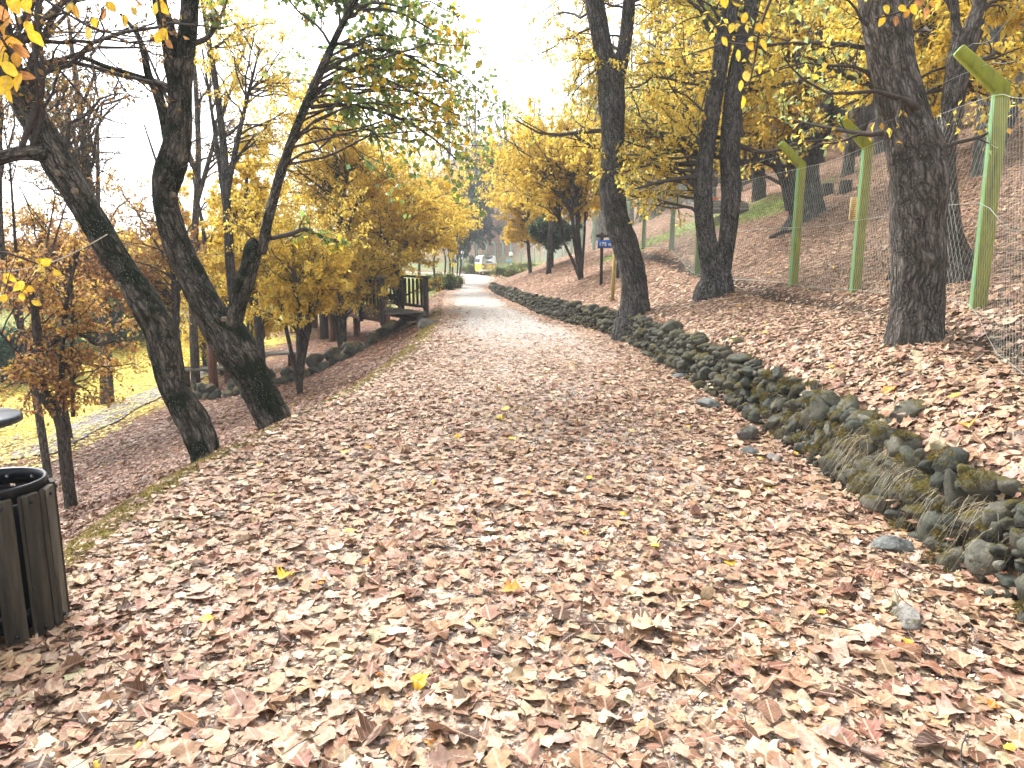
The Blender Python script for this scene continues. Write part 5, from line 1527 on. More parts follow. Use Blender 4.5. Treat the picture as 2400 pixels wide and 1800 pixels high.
def fence():
    root = empty('wire_fence', onground(4.4, 6.7), label='tall wire mesh fence on bent green posts running along the hillside', cat='fence')
    inv = -np.array(root.location)
    pos = [(5.05, .9), (6.9, None), (10.2, None), (12.5, None), (16.6, None), (21.0, None), (25.2, None)]
    P = []
    for px, py, y in ((2490, 850, 4.2), (2290, 735, 6.9), (2002, 700, 10.2), (1858, 673, 12.5), (1636, 612, 16.8), (1573, 591, 21.0), (1508, 580, 25.0)):
        x = (px - 1200) / FPX * y * 1.0 / 1.0
        r_ = ray(px, py); x = r_[0] * y / r_[1]
        P.append(np.array([x, y]))
    y = 28.0
    while y < 100:
        P.append(np.array([float(XW(y) + UF(y)), y])); 
        y += 2.9 if y < 78 else 1.9
    P = np.array(P)
    hts = []
    r = np.random.default_rng(200)
    for k, (x, y) in enumerate(P):
        g = float(H(x, y))
        b = P[min(k + 1, len(P) - 1)] - P[max(k - 1, 0)]; ang = math.atan2(b[1], b[0]) - math.pi / 2
        ht = {1: 2.02, 2: 2.0, 3: 2.02, 4: 2.0, 5: 2.0, 6: 2.0}.get(k, 2.05)
        hts.append(ht)
        w = .062 if k > 0 else .07
        prof = [(-w, -w), (w, -w), (w, w), (-w, w)]
        lean = r.normal(0, .015, 2)
        # straight shaft, then the arm bent towards the path
        cs = [np.array([0, 0, -.3]), np.array([lean[0], lean[1], ht]), np.array([lean[0] - .40, lean[1] - .03, ht + .36])]
        sec = []
        for j, c in enumerate(cs):
            ww = w * (1.0 if j < 2 else .8)
            ax = np.array([1, 0, .0]) if j == 0 else (np.array([.86, 0, .5]) if j == 1 else np.array([.66, 0, .75]))
            ax = ax / np.linalg.norm(ax)
            for (a, b_) in prof: sec.append(c + ax * a * ww / w * (1.1 if j == 1 else 1) + np.array([0, b_ * ww / w, 0]))
        V = np.array(sec); Q = []; mi = []
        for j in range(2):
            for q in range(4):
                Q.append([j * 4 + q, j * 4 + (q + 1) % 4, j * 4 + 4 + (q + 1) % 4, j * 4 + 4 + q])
                mi.append(0 if (q == 3) else 1)  # path side takes the lit tone, other faces the flare tinted one
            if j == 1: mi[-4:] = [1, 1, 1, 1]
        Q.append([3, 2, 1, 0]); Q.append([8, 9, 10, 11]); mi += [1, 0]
        mats = [M['post_lit'], M['post_flare']] if k < 4 else ([M['post_dark'], M['post_dark']] if k < 7 else [M['post_far'], M['post_far']])
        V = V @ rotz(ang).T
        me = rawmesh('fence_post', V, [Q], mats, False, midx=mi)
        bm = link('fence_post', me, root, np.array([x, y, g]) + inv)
        md = bm.modifiers.new('b', 'BEVEL'); md.width = .012; md.segments = 1; md.limit_method = 'ANGLE'
    # wire mesh: woven strands zigzagging upwards, fixed to the path side of the posts
    seg = np.concatenate([[0], np.cumsum(np.linalg.norm(np.diff(P, axis=0), axis=1))])
    def strands(a0, a1, step, slope, rad, rows, name):
        A = np.arange(a0, a1, step); Vs = []
        for sgn in (1, -1):
            hh = np.linspace(.03, 1.96, rows)
            a = A[:, None] + sgn * hh[None] * slope
            a = np.clip(a, a0, a1)
            X = np.interp(a, seg, P[:, 0]); Y = np.interp(a, seg, P[:, 1])
            sag = .03 * np.sin(a * 1.7)
            pts = np.stack([X - .075 + .03 * vnoise(np.stack([a, hh + 0 * a, a * 0], -1)), Y, H(X, Y) + hh + sag * (hh / 2)], -1)
            Vs.append(pts)
        pts = np.concatenate(Vs)
        V, Q = ring_tube(pts, np.full(pts.shape[:2], rad), 3)
        o = link(name, rawmesh(name, V + inv, [Q], [M['wire']], True), root)
        tag(o, kind='stuff')
    aN = seg[6]
    strands(0, seg[1], .11, .55, .0008, 7, 'wire_mesh')
    strands(seg[1], aN, .085, .55, .0013, 7, 'wire_mesh')
    strands(aN, seg[-1], .22, .55, .004, 4, 'wire_mesh')
    mb = MB()
    a = np.arange(0, seg[-1], .5)
    X = np.interp(a, seg, P[:, 0]); Y = np.interp(a, seg, P[:, 1]); Z = H(X, Y)
    for hh in (.05, 1.0, 1.96): mb.tube(np.stack([X - .078, Y, Z + hh], -1) + inv, .0028, 4)
    for k_ in range(2): mb.tube(np.stack([X - .2 - .18 * k_, Y, Z + 2.22 + .15 * k_], -1) + inv, .0022, 3)
    mb.build('tension_wire', M['wire'], root)
    # bluish white notice tied to the mesh beside the second post
    y = 10.1
    c = PY(2000, 490, y - .10)
    s = empty('notice_sign', c, math.radians(-6), label='narrow pale yellow notice tied to the fence beside the middle olive post', cat='sign')
    b = MB(); b.box((0, 0, 0), (.098, .012, .31), bev=.004); b.build('board', plain('cream_plastic', (.80, .66, .33), .5, var=.06), s)
    b = MB(); rr = np.random.default_rng(3)
    for i in range(11):
        z = .135 - i * .026
        if i == 5: b.box((0, -.0075, z), (.018, .003, .018)); continue
        wd = rr.uniform(.045, .078); n = 4
        for j in range(n):
            b.box((-wd / 2 + wd * (j + .5) / n, -.0075, z), (wd / n * .78, .003, .011))
    tag(b.build('lettering', plain('ochre_print', (.50, .25, .04), .6), s), label='rows of small ochre print too small to read')
    b = MB(); b.tube([(.03, .01, .12), (.05, .05, .12)], .003, 5); b.tube([(.03, .01, -.12), (.05, .05, -.12)], .003, 5); b.build('wire_tie', M['wire'], s)
fence()

# ------------------------------------------------------------------ litter bin
M['slat'] = None
def wood(name, a, b, scale=(60, 60, 5), rough=.75):
    t = NT(name); p = t.obj()
    rnd = t.n('ObjectInfo').outputs['Random']
    g = t.noise(t.n('VectorMath', _operation='ADD', i0=t.scaled(p, scale), i1=t.n('CombineXYZ', X=t.math('MULTIPLY', rnd, 40)).outputs[0]).outputs[0], 1.0, 5, .65)
    c = t.ramp(g, [(.28, a), (.72, b)])
    c = t.mix(1.0, c, t.ramp(rnd, [(0, .75), (1, 1.25)]), 'MULTIPLY')
    return t.done(t.bsdf(c, rough, t.bump(g, .5, .004), .25))
M['slat'] = wood('weathered_slat', (.022, .018, .013), (.070, .060, .043))
M['dark_metal'] = plain('dark_steel', (.016, .019, .024), .38, .6, .5, .2)
M['log'] = wood('red_brown_log', (.055, .024, .015), (.15, .065, .04), (25, 25, 4))
M['plank'] = wood('grey_plank', (.09, .085, .08), (.27, .26, .24), (40, 8, 40))
M['dark_wood'] = wood('dark_stained_wood', (.022, .017, .016), (.075, .06, .055), (30, 30, 8))
M['rail_wood'] = wood('mossy_rail', (.04, .045, .035), (.13, .14, .12), (8, 30, 30))

def litter_bin():
    y = 2.86
    c = np.array([PY(0, 1300, y)[0], y]); g = float(H(c[0], c[1]))
    root = empty('litter_bin', (c[0], c[1], g), label='round litter bin of upright wooden slats with a dark metal hood', cat='litter bin')
    R, top, bot = .212, .655, .045
    n = 13
    for k in range(n):
        a = 2 * math.pi * (k + .30) / n
        b = MB(); b.box((0, 0, 0), (.079, .026, top - bot), bev=.004)
        s = b.build('slat', M['slat'], root, (math.cos(a) * R, math.sin(a) * R, (top + bot) / 2 - .012), rot=(0, 0, a + math.pi / 2))
        q = MB(); q.lathe([(0, .008), (.006, .007), (.009, .003), (.009, 0)], 10)
        V = np.concatenate(q.v); V = V[:, [0, 2, 1]] * np.array([1, 1, 1])
        for zz in (.275, -.275):
            me = rawmesh('bolt', V * np.array([1, -1, 1]) + np.array([0, -.013, zz]), [np.concatenate(q.q)], [M['dark_metal']], True)
            # the outer face of the slat looks away from the middle of the bin
            link('bolt', me, s)
    b = MB(); b.lathe([(.197, .66), (.203, .675), (.196, .682), (.186, .675), (.186, .61), (.192, .61), (.197, .66)], 40); b.build('rim', M['dark_metal'], root, smooth=True)
    b = MB(); b.lathe([(.195, .12), (.198, .13), (.195, .15), (.188, .15), (.188, .12), (.195, .12)], 40); b.build('lower_ring', M['dark_metal'], root, smooth=True)
    b = MB(); b.lathe([(.0, .06), (.172, .06), (.176, .60), (.168, .60), (.164, .07), (0, .07)], 32); b.build('liner', M['dark_metal'], root, smooth=True)
    b = MB()
    for k in range(10):
        a = 2 * math.pi * k / 10
        b.lathe([(0, .006), (.007, .004), (.008, 0)], 8, c=(0, 0, 0)) if False else b.box((math.cos(a) * .184, math.sin(a) * .184, .645), (.014, .014, .014), rotz(a), .004)
    b.build('rim_bolt', plain('zinc', (.35, .34, .32), .4, .8), root)
    b = MB(); b.box((0, 0, .628), (.37, .014, .006)); b.build('cross_bar', M['dark_metal'], root)
    b = MB(); b.lathe([(0, .985), (.06, .982), (.115, .965), (.13, .952), (.195, .945), (.204, .936), (.204, .915), (.196, .91), (.12, .925), (0, .93)], 40, c=(-.10, .03, 0)); b.build('hood', plain('hood_paint', (.025, .032, .042), .35, .2, .5, .15), root, smooth=True)
    b = MB(); b.tube([(-.15, .03, .05), (-.15, .03, .93)], .018, 10); b.tube([(-.16, .03, .93), (-.10, .03, .935)], .012, 8); b.build('support_post', M['dark_metal'], root, smooth=True)
    b = MB(); b.tube([(-.02, 0, -.1), (-.02, 0, .07)], .03, 10); b.build('foot', M['dark_metal'], root)
litter_bin()

# ------------------------------------------------------------------ footbridge
def footbridge():
    a = np.array([-3.1, 20.8]); b = np.array([-9.2, 29.6])
    d = (b - a) / np.linalg.norm(b - a); L = float(np.linalg.norm(b - a))
    ang = math.atan2(d[1], d[0])
    root = empty('footbridge', (a[0], a[1], .02), ang, label='dark wooden footbridge with railings leaving the path to the left', cat='bridge')
    # local x runs along the bridge, local +y is its far side
    W = 1.35
    for s in (-1, 1):
        m = MB(); m.box((L / 2, s * (W / 2 - .1), -.13), (L, .14, .24), bev=.01); m.build('deck_beam', M['log'], root)
    n = int(L / .17)
    pm = MB(); pm.box((0, 0, 0), (.155, W, .045), bev=.006); first = pm.build('deck_plank', M['plank'], root, (.08, 0, .015))
    for k in range(1, n):
        o = first.copy(); o.location = (.08 + k * .17, 0, .015 + float(rng.normal(0, .003))); COL.objects.link(o)
    post = MB(); post.box((0, 0, 0), (.13, .13, 1.35), bev=.012); pme = None
    bal = MB(); bal.box((0, 0, 0), (.10, .04, .86), bev=.006); bme = None
    for s in (-1, 1):
        yy = s * (W / 2 + .03)
        k = 0; x = .08
        while x < L:
            if k % 6 == 0:
                if pme is None: o = post.build('post', M['dark_wood'], root); pme = o
                else: o = pme.copy(); COL.objects.link(o)
                o.location = (x, yy, .36)
            else:
                if bme is None: o = bal.build('baluster', M['dark_wood'], root); bme = o
                else: o = bme.copy(); COL.objects.link(o)
                o.location = (x, yy, .56)
            x += .27; k += 1
        m = MB(); m.box((L / 2 - .05, yy, 1.05), (L + .2, .14, .07), bev=.015); m.build('top_rail', M['rail_wood'], root)
        m = MB(); m.box((L / 2, yy, .17), (L, .05, .09), bev=.008); m.build('lower_rail', M['dark_wood'], root)
    for x in (L * .45, L * .85):
        m = MB()
        m.tube([(x, -.45, -2.4), (x, -.45, -.2)], .12, 10); m.tube([(x, .45, -2.4), (x, .45, -.2)], .12, 10)
        m.build('support_log', M['log'], root)
    # dark stones under the landing
    r = np.random.default_rng(9)
    for dx, dy, z, s in ((.1, -.7, -.25, .3), (.55, -.65, -.45, .34), (.3, -.95, -.5, .26), (1.0, -.6, -.7, .4), (.0, .5, -.3, .3), (-.2, -.4, -.15, .22)):
        put_stone(root, 1, (dx, dy, z), (s, s * .8, s * .75), r, 'landing_stone')
footbridge()

# ------------------------------------------------------------------ log benches and posts below the slope
def benches():
    for k, (px, py, rz, lab) in enumerate(((487, 905, .25, 'plank bench on red brown logs behind the second mossy trunk'), (640, 868, .5, 'plank bench on logs farther off among the shrub stems'))):
        g = GP(px, py)
        root = empty('log_bench', g, rz, label=lab, cat='bench', group='log benches on the terrace')
        for x in (-.55, .55):
            m = MB(); m.tube([(x, 0, -.2), (x, 0, .44)], .12, 12); m.build('leg', M['log'], root)
        m = MB(); m.box((0, 0, .485), (1.7, .42, .08), bev=.02); m.build('seat', M['plank'], root)
    for px, py, h, lab in ((502, 915, 1.25, 'red brown log post standing at the bench behind the second mossy trunk'), (612, 872, 2.3, 'tall red brown log post behind the shrub stems'), (770, 790, 1.5, 'thick dark log post under the footbridge shrubs')):
        g = GP(px, py)
        root = empty('log_post', g, label=lab, cat='post', group='log posts on the terrace')
        m = MB(); m.tube([(0, 0, -.2), (0, 0, h * .5), (.02, 0, h)], .115 if h < 1.4 or h > 2 else .3, 12); m.build('log', M['log'] if px < 700 else M['bark_dark'], root, smooth=True)
benches()

# ------------------------------------------------------------------ distance sign and wooden pole
def distance_sign():
    y = 19.5
    c = PY(1432, 572, y)
    x0 = c[0] - .03
    g = float(H(x0, y))
    root = empty('distance_sign', (x0, y, g), label='blue distance board with white figures hanging from a dark beam behind the forked trunk', cat='sign')
    zc = c[2] - g
    m = MB(); m.box((0, 0, zc), (.66, .03, .215), bev=.006); m.build('board', plain('blue_enamel', (.02, .16, .58), .4, var=.08), root)
    m = MB(); m.box((0, .0, zc + .215), (.74, .09, .075), bev=.01); m.build('beam', M['dark_wood'], root)
    m = MB(); m.box((-.21, .05, zc / 2 + .05), (.08, .07, zc + .5), bev=.008); m.box((.24, .05, zc / 2 + .05), (.08, .07, zc + .5), bev=.008); m.build('post', M['dark_wood'], root)
    m = MB(); m.tube([(-.25, 0, zc + .1), (-.25, 0, zc + .19)], .006, 5); m.tube([(.25, 0, zc + .1), (.25, 0, zc + .19)], .006, 5); m.build('hanger', M['dark_metal'], root)
    cu = bpy.data.curves.new('lettering', 'FONT'); cu.body = '175 metre'; cu.size = .142; cu.align_x = 'LEFT'; cu.align_y = 'CENTER'; cu.extrude = .002; cu.offset = .0022
    to = bpy.data.objects.new('tmp', cu); COL.objects.link(to)
    bpy.context.view_layer.update()
    me = bpy.data.meshes.new_from_object(to.evaluated_get(bpy.context.evaluated_depsgraph_get()))
    bpy.data.objects.remove(to)
    me.materials.clear(); me.materials.append(plain('white_lettering', (.85, .86, .88), .5, var=.03)); me.name = 'lettering'
    w = max(v.co.x for v in me.vertices)
    for v in me.vertices: v.co.x *= .60 / w
    link('lettering', me, root, (-.30, -.0185, zc - .008), (math.radians(90), 0, 0))
    g = GP(1434, 706)
    p = empty('wooden_pole', g, label='thin yellowish wooden pole leaning beside the forked trunk', cat='pole')
    top = PY(1440, 596, g[1]) - g
    m = MB(); m.tube([(0, 0, -.2), tuple(top * .5 + np.array([.01, 0, 0])), tuple(top)], [.048, .043, .038], 10); m.build('shaft', wood('yellow_pole', (.16, .12, .03), (.36, .28, .09), (30, 30, 4)), p, smooth=True)
distance_sign()

# ------------------------------------------------------------------ things on the hillside
def hillside_things():
    g = GP(1765, 487)
    root = empty('timber_steps', g, math.radians(4), label='flight of dark timber planks climbing the hillside beside the grass strip', cat='steps')
    n = 11
    for k in range(n):
        m = MB(); m.box((0, 0, 0), (1.75 + .25 * (1 - k / n), .26, .10), bev=.012)
        x, y = g[0] - .45, g[1] + k * .21
        m.build('plank', M['plank'] if k % 3 else M['dark_wood'], root, (-.45, k * .21, float(H(x, y)) - g[2] + .10 + .03 * k), rot=(0, 0, float(rng.normal(0, .015))))
    for k, (px, py, lab) in enumerate(((1938, 456, 'sawn tree stump on the hillside leaves, the left one of two'), (1981, 450, 'sawn tree stump on the hillside leaves, nearer to the burl trunk'))):
        g = GP(px, py)
        s = empty('tree_stump', g, label=lab, cat='stump', group='sawn stumps on the hillside')
        m = MB(); m.lathe([(.19, -.2), (.17, .02), (.15, .12), (.145, .27)], 14); m.build('bark', M['dark_wood'], s, smooth=True)
        m = MB(); m.lathe([(.146, .265), (.14, .275), (0, .28)], 14); m.build('cut_face', M['plank'], s)
    g = GP(1672, 502)
    s = empty('orange_marker', g, label='small orange marker board on a stake between the twin trunks', cat='marker')
    m = MB(); m.box((0, 0, .3), (.05, .04, .75)); m.build('stake', M['dark_wood'], s)
    m = MB(); m.box((0, -.035, .5), (.26, .02, .12), bev=.004); m.box((0, -.035, .25), (.26, .02, .12), bev=.004); m.build('board', plain('orange_paint', (.62, .14, .03), .5), s)
    g = GP(1476, 528)
    s = empty('white_pennant', g, label='narrow white pennant standing behind the fence beside the forked trunk', cat='pennant')
    m = MB(); m.tube([(0, 0, -.1), (0, 0, .75)], .012, 6); m.build('stick', M['dark_wood'], s)
    V = [(0.01, -.004, .74), (.01, -.004, .12), (-.13, -.004, .16), (.01, .004, .74), (.01, .004, .12), (-.13, .004, .16)]
    link('cloth', rawmesh('cloth', V, [[[0, 2, 1], [3, 4, 5]], [[0, 1, 4, 3], [1, 2, 5, 4], [2, 0, 3, 5]]], [plain('white_cloth', (.75, .75, .75), .8)]), s)
    # dead branch lying on the slope
    for px, py, px2, py2, w, lab in ((1805, 560, 1860, 545, .05, 'dark dead branch lying at the foot of the spreading tree'), (2100, 640, 2080, 662, .045, 'mossy root log on the slope behind the wire mesh')):
        a, b = GP(px, py), GP(px2, py2)
        s = empty('dead_branch', a, label=lab, cat='branch')
        m = MB(); m.tube([(0, 0, .03), tuple((b - a) * .5 + np.array([0, 0, .09])), tuple(b - a + np.array([0, 0, .04]))], [w, w * .9, w * .5], 8); m.build('wood', M['dark_wood'], s, smooth=True)
    # globe lamps by the far path
    for k, (px, py, y, lab) in enumerate(((1086, 592, 82, 'white globe lamp on a pole left of the van'), (1198, 596, 66, 'white globe lamp on a green pole right of the van'))):
        x = (px - 1200) / FPX * y; gz = float(H(x, y)); c = PY(px, py, y)
        s = empty('globe_lamp', (x, y, gz), label=lab, cat='street lamp', group='globe lamps beside the far path')
        hz = max(c[2] - gz, 1.5)
        m = MB(); m.tube([(0, 0, -.1), (0, 0, hz - .2)], .05, 8); m.build('pole', M['post_far'], s)
        m = MB(); m.lathe([(0, -.19), (.1, -.165), (.17, -.09), (.195, 0), (.17, .09), (.1, .165), (0, .19)], 16, c=(0, 0, hz)); m.build('globe', plain('white_globe', (.85, .86, .86), .3, var=.02), s, smooth=True)
        m = MB(); m.lathe([(.09, hz - .22), (.11, hz - .2), (.09, hz - .16)], 12); m.build('collar', M['dark_metal'], s)
        q = empty('small_sign', (x - (.22 if k else .18), y - .1, gz), label='small ' + ('blue' if k else 'white') + ' board on its own stake beside the ' + ('right' if k else 'left') + ' globe lamp', cat='sign')
        m = MB(); m.box((0, 0, hz - .62), (.42, .03, .22), bev=.005); m.build('board', plain('pale_blue' if k else 'white_board', (.25, .50, .75) if k else (.7, .7, .7), .5), q)
        m = MB(); m.box((0, .03, (hz - .5) / 2 - .05), (.05, .04, hz - .5)); m.build('stake', M['dark_wood'], q)
hillside_things()

# ------------------------------------------------------------------ the van
def van():
    y = 72.5
    x = (1146 - 1200) / FPX * y * 1.0 + .02
    gz = float(H(x, y))
    root = empty('camper_van', (x, y, gz), math.radians(11), label='yellow and white old camper van parked at the far turn of the path', cat='van')
    yel = plain('yellow_paint', (.85, .58, .03), .3, 0, .5, .04); wht = plain('white_paint', (.80, .80, .78), .3, 0, .5, .03)
    glass = plain('van_glass', (.022, .032, .06), .3, 0, .3, .1)
    # cross sections along the length (local y from the nose 0 to the tail 4.4): the nose looks at the path
    def shell(z0, z1, prof, mat, name, n=13):
        ysl = np.array([0, .04, .14, .32, .7, 1.4, 2.4, 3.4, 4.0, 4.25, 4.38, 4.42])
        pinch = np.array([.80, .90, .965, .99, 1, 1, 1, 1, .99, .96, .9, .8])
        zs = np.linspace(z0, z1, n)
        V = []
        for yy, pc in zip(ysl, pinch):
            for s in (-1, 1):
                for z in (zs if s < 0 else zs[::-1]):
                    hw, ny = prof(z)
                    V.append((s * hw * pc, yy + (ny * (1 - yy / 4.42) - ny * (yy / 4.42)), z))
        V = np.array(V); k = 2 * n; Q = []
        for i in range(len(ysl) - 1):
            for j in range(k): Q.append([i * k + j, i * k + (j + 1) % k, (i + 1) * k + (j + 1) % k, (i + 1) * k + j])
        for j in range(n - 1):
            Q.append([j, j + 1, k - 2 - j, k - 1 - j]); e = (len(ysl) - 1) * k
            Q.append([e + k - 1 - j, e + k - 2 - j, e + j + 1, e + j])
        me = rawmesh(name, V, [Q], [mat], True)
        return link(name, me, root)
    def lower(z):
        hw = .86 - .10 * max(0, (.5 - z) / .22) ** 2 * (z < .5); return hw, .02 + .05 * max(0, (.62 - z))
    def upper(z):
        f = (z - 1.18) / .77
        hw = .865 - .08 * f - .30 * max(0, (f - .72) / .28) ** 2.2; return hw, .02 + .34 * max(f, 0) ** 1.3 + .2 * max(0, (f - .8) / .2) ** 2
    shell(.30, 1.12, lower, yel, 'lower_body')
    shell(1.123, 1.19, lambda z: (.872, .012), wht, 'belt_line', 3)
    shell(1.193, 1.95, upper, wht, 'upper_body')
    # white pointed front panel below the windscreen
    V = [(-.62, .075, 1.17), (.62, .075, 1.17), (.40, .055, 1.03), (-.40, .055, 1.03)]
    m = MB(); m.box((0, .012, 1.075), (.9, .06, .07), bev=.015); m.build('front_panel', wht, root)
    m = MB(); 
    for k in range(9): m.box((-.4 + k * .1, -.022, 1.075), (.07, .01, .04))
    m.build('air_grille', plain('grille_grey', (.45, .45, .43), .5), root)
    # windscreen follows the slope of the upper body
    def pane(name, pts, thick, mat):
        pts = np.array(pts); n = np.cross(pts[1] - pts[0], pts[2] - pts[0]); n /= np.linalg.norm(n)
        V = np.concatenate([pts, pts + n * thick]); k = len(pts)
        Q = [[i, (i + 1) % k, k + (i + 1) % k, k + i] for i in range(k)]
        c0 = len(V); V = np.concatenate([V, [pts.mean(0), pts.mean(0) + n * thick]])
        T = [[i, c0, (i + 1) % k] for i in range(k)] + [[k + (i + 1) % k, c0 + 1, k + i] for i in range(k)]
        return link(name, rawmesh(name, V, [Q, T], [mat]), root)
    def fy(z): return upper(z)[1] - .012
    pane('windscreen', [(-.66, fy(1.25) + .05, 1.25), (-.3, fy(1.23) - .0, 1.23), (.3, fy(1.23) - .0, 1.23), (.66, fy(1.25) + .05, 1.25), (.60, fy(1.68) + .05, 1.68), (.3, fy(1.72) - .01, 1.72), (-.3, fy(1.72) - .01, 1.72), (-.60, fy(1.68) + .05, 1.68)], .012, glass)
    for s in (-1, 1):
        for y0, y1 in ((.50, 1.12), (1.25, 2.15), (2.28, 3.12), (3.25, 4.0)):
            w0 = upper(1.28)[0] + .008; w1 = upper(1.66)[0] + .008
            pts = [(s * w0, y0, 1.28), (s * w0, y1, 1.28), (s * w1, y1 - .03, 1.66), (s * w1, y0 + .05, 1.66)]
            pane('side_window', pts if s > 0 else pts[::-1], .006, glass)
        m = MB(); m.box((s * .868, .95, .78), (.012, .98, .012)); m.box((s * .868, .46, .86), (.012, .01, .5)); m.box((s * .868, 1.2, .86), (.012, .01, .5)); m.build('door_seam', M['dark_metal'], root)
        hl = MB(); hl.lathe([(0, .05), (.07, .045), (.10, .02), (.115, 0), (.13, -.01)], 18)
        Vh = np.concatenate(hl.v)[:, [0, 2, 1]] * np.array([1, -1, 1])
        link('headlight', rawmesh('headlight', Vh, [np.concatenate(hl.q)], [plain('lamp_glass', (.75, .76, .78), .15, .2, .6, .02)], True), root, (s * .56, .02, .83))
        m = MB(); m.box((s * .62, -.005, 1.0), (.16, .02, .05), bev=.006); m.build('indicator', plain('amber', (.7, .25, .02), .3), root)
        m = MB(); m.box((s * .98, .62, 1.32), (.03, .04, .2), bev=.01); m.tube([(s * .85, .64, 1.25), (s * .98, .63, 1.27)], .01, 6); m.build('mirror', M['dark_metal'], root)
        for yy in (.95, 3.3):
            w = empty('wheel', (s * .72, yy, .32)); w.parent = root
            t = MB(); t.lathe([(.18, -.085), (.29, -.085), (.32, -.05), (.325, 0), (.32, .05), (.29, .085), (.18, .085)], 22)
            Vt = np.concatenate(t.v)[:, [2, 0, 1]]
            link('tyre', rawmesh('tyre', Vt, [np.concatenate(t.q)], [plain('rubber', (.02, .02, .02), .8)], True), w)
            t = MB(); t.lathe([(0, .07), (.06, .075), (.1, .06), (.19, .05), (.2, .03), (.2, -.05), (0, -.05)], 18)
            Vt = np.concatenate(t.v)[:, [2, 0, 1]] * np.array([s, 1, 1])
            link('hubcap', rawmesh('hubcap', Vt, [np.concatenate(t.q)], [wht], True), w, (s * .02, 0, 0))
    m = MB(); m.tube([(-.88, .35, .46), (-.86, -.02, .46), (-.6, -.10, .46), (0, -.12, .46), (.6, -.10, .46), (.86, -.02, .46), (.88, .35, .46)], .075, 8); m.build('bumper', wht, root, smooth=True)
    m = MB(); m.box((0, -.205, .46), (.5, .012, .11), bev=.003); m.build('number_plate', plain('plate', (.75, .75, .72), .5), root)
    m = MB(); m.box((0, 2.2, .30), (1.5, 3.9, .12)); m.build('underbody', M['dark_metal'], root)
    e = MB(); e.lathe([(.13, .0), (.15, .012), (.165, 0)], 20); Ve = np.concatenate(e.v)[:, [0, 2, 1]] * np.array([1, -1, 1])
    link('emblem', rawmesh('emblem', Ve, [np.concatenate(e.q)], [wht], True), root, (0, .012, .86))
van()

# ------------------------------------------------------------------ cable and overhanging twigs close to the camera
def cable():
    a = PY(-40, 640, 7.0); b = PY(252, 549, 7.45)
    s = empty('cable', a, label='thin pale cable slung across the nearest leaning trunk', cat='cable')
    t = np.linspace(0, 1, 14)[:, None]; p = (b - a) * t; p[:, 2] -= .10 * np.sin(math.pi * t[:, 0])
    m = MB(); m.tube(p, .006, 6); m.build('strand', plain('pale_rope', (.55, .48, .36), .8), s, smooth=True)
cable()

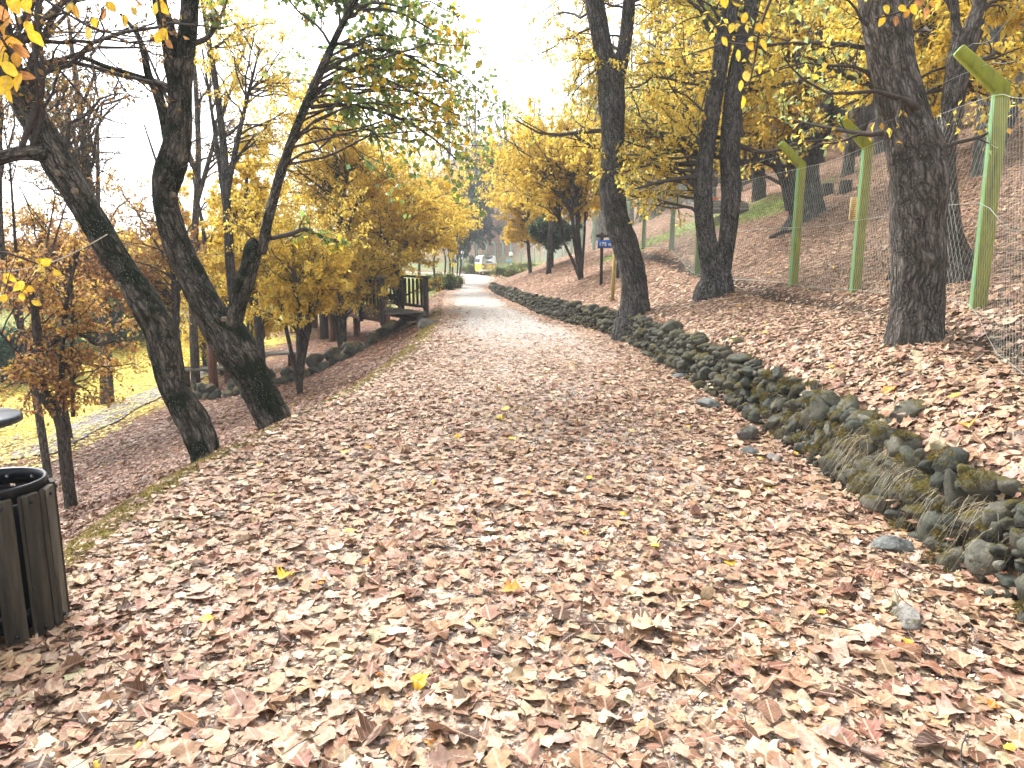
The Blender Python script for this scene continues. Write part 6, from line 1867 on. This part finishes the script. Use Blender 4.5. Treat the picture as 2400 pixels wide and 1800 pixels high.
def overhang():
    """leafy twigs that hang into the picture close to the camera"""
    r = np.random.default_rng(300)
    ye = [(.80, .52, .02), (.72, .44, .02), (.78, .58, .05), (.60, .30, .03), (.66, .48, .08), (.45, .20, .06)]
    def twig(label, pts, y, leaves, seed):
        k = K22
        P = np.array([PY(a * k, b * k, y + (c if c else 0)) for a, b, c in pts])
        root = empty('overhanging_twig', P[0], label=label, cat='twig', group='leafy twigs close to the camera')
        m = MB(); c = catmull(P, 16) - P[0]; m.tube(c, np.linspace(.0045, .0018, 16) * (y / 2.0), 6); m.build('stem', M['twig'], root, smooth=True)
        me_c = {}
        for (px, py, size, ang, ci) in leaves:
            q = PY(px * k, py * k, y + r.normal(0, .06))
            L = size * k * y / FPX
            d = np.array([math.cos(ang), r.normal(0, .25), math.sin(ang)]); d /= np.linalg.norm(d)
            n = np.array([r.normal(0, .35), -1, r.normal(0, .45)]); n -= d * (n @ d); n /= np.linalg.norm(n)
            V, Q, luv, nv = leaf_mesh_arrays(np.zeros((1, 3)), d[None], n[None], np.array([L]), 'beech', 0, r, .8, .95)
            o = link('leaf', rawmesh('leaf', V, [Q], [M['big_leaf']], True, col=np.tile(np.array(ye[ci]) * r.uniform(.8, 1.1), (len(V), 1)), luv=luv), root, q - P[0])
            # leaf stalk
            j = np.argmin(np.linalg.norm(c + P[0] - (q - d * L * .5), axis=1))
            st = MB(); st.tube([c[j], (c[j] + q - P[0] - d * L * .5) / 2 + np.array([0, 0, .01]), q - P[0] - d * L * .48], .0012 * y / 2, 4)
            st.build('stalk', M['twig'], root)
    twig('twig of large yellow leaves hanging in the upper left corner', [(-120, 20, 0), (-20, 60, 0), (20, 110, 0), (50, 160, .1), (60, 200, .1)], 2.4,
         [(8, 130, 42, -1.2, 0), (22, 150, 38, -.9, 2), (10, 185, 48, -1.6, 0), (38, 178, 40, -2.0, 1), (18, 205, 36, -1.2, 0), (55, 165, 44, -.2, 5), (4, 95, 40, -2.4, 3), (28, 90, 40, -.3, 3), (46, 110, 36, -.6, 5), (62, 60, 30, -1.3, 0), (75, 80, 34, -.8, 1), (12, 60, 40, -1.9, 3), (36, 130, 30, -1.4, 3), (5, 30, 44, -.9, 5), (30, 10, 40, -1.2, 1), (58, 5, 36, -1.7, 1)], 1)
    twig('twig with yellow and greenish leaves crossing above the leaning trunk', [(40, -40, 0), (130, 20, 0), (200, 60, 0), (260, 75, .1), (300, 80, .1)], 2.9,
         [(58, 15, 30, -1.0, 4), (150, 15, 26, -1.9, 4), (190, 72, 34, -1.0, 2), (205, 50, 24, -1.4, 0), (240, 15, 28, -.9, 1), (270, 45, 30, -1.3, 1), (290, 25, 26, -1.0, 4), (85, 85, 34, -1.1, 2), (165, 25, 24, -1.5, 3), (225, 30, 24, -2.0, 5), (300, 5, 26, -.7, 5)], 2)
    twig('pair of small yellow sprays hanging before the second trunk', [(330, -60, 0), (340, -10, 0), (346, 30, 0), (350, 60, .05), (356, 85, .05)], 3.1,
         [(352, 15, 34, -1.0, 0), (338, 18, 30, -2.0, 2), (354, 75, 34, -.9, 0), (342, 82, 28, -1.8, 1), (345, -4, 26, -1.6, 1), (366, 96, 22, -.8, 5)], 3)
    twig('low twig with a tuft of bright yellow and green leaves at the left edge', [(-60, 560, 0), (0, 545, 0), (40, 555, 0), (80, 570, .05), (110, 585, .05)], 3.0,
         [(88, 568, 30, -.3, 0), (92, 582, 34, -1.4, 4), (78, 585, 32, -2.2, 2), (100, 566, 26, .4, 0), (124, 590, 22, -.6, 2), (12, 602, 28, -1.2, 0), (25, 600, 26, -.8, 0), (40, 618, 30, -2.4, 2), (52, 624, 26, -1.0, 0), (64, 625, 22, -.4, 1), (80, 655, 26, -.4, 2), (8, 645, 20, -1.7, 1), (48, 642, 20, -1.3, 2)], 4)
    twig('twig of yellow leaves hanging between the twin trunks and the burl trunk', [(1690, -60, 0), (1660, 10, 0), (1640, 70, 0), (1630, 130, .05), (1615, 200, .05)], 5.2,
         [(1565, 5, 24, -1.2, 0), (1590, 8, 22, -.4, 2), (1608, 40, 24, -1.8, 0), (1640, 60, 22, -1.0, 1), (1650, 95, 26, -1.3, 0), (1595, 120, 24, -1.5, 2), (1620, 100, 22, -.8, 1), (1640, 150, 20, -1.6, 0), (1612, 165, 22, -1.1, 4), (1600, 185, 22, -1.6, 2), (1605, 220, 24, -1.5, 0), (1565, 90, 22, -1.0, 1), (1580, 60, 22, -1.8, 2), (1655, 30, 22, -.9, 0)], 5)
    twig('twig of yellow and reddish leaves before the upper part of the burl trunk', [(2010, -70, 0), (1985, -20, 0), (1960, 15, 0), (1930, 30, .05), (1890, 40, .05)], 4.6,
         [(1975, 20, 24, -1.0, 0), (1958, 30, 22, -2.0, 3), (1950, 18, 20, -.5, 1), (1985, 5, 22, -1.5, 5), (1998, 30, 24, -1.2, 5), (1935, 45, 22, -1.5, 5), (1905, 45, 24, -1.9, 1), (2015, 10, 20, -.9, 3), (1915, 20, 20, -1.2, 2)], 6)
overhang()
print('STATS', STATS, sum(len(o.data.polygons) for o in bpy.data.objects if o.type == 'MESH'))
# ------------------------------------------------------------------ autumn haze
def haze():
    b = MB(); b.box((0, 125, 38), (420, 290, 100))
    t = NT('haze')
    v = t.n('VolumePrincipled', Color=(.93, .97, 1.0, 1), Density=.0015)
    t.t.links.new(v.outputs[0], t.out.inputs['Volume'])
    o = b.build('haze', t.m)
    tag(o, kind='stuff')

haze()
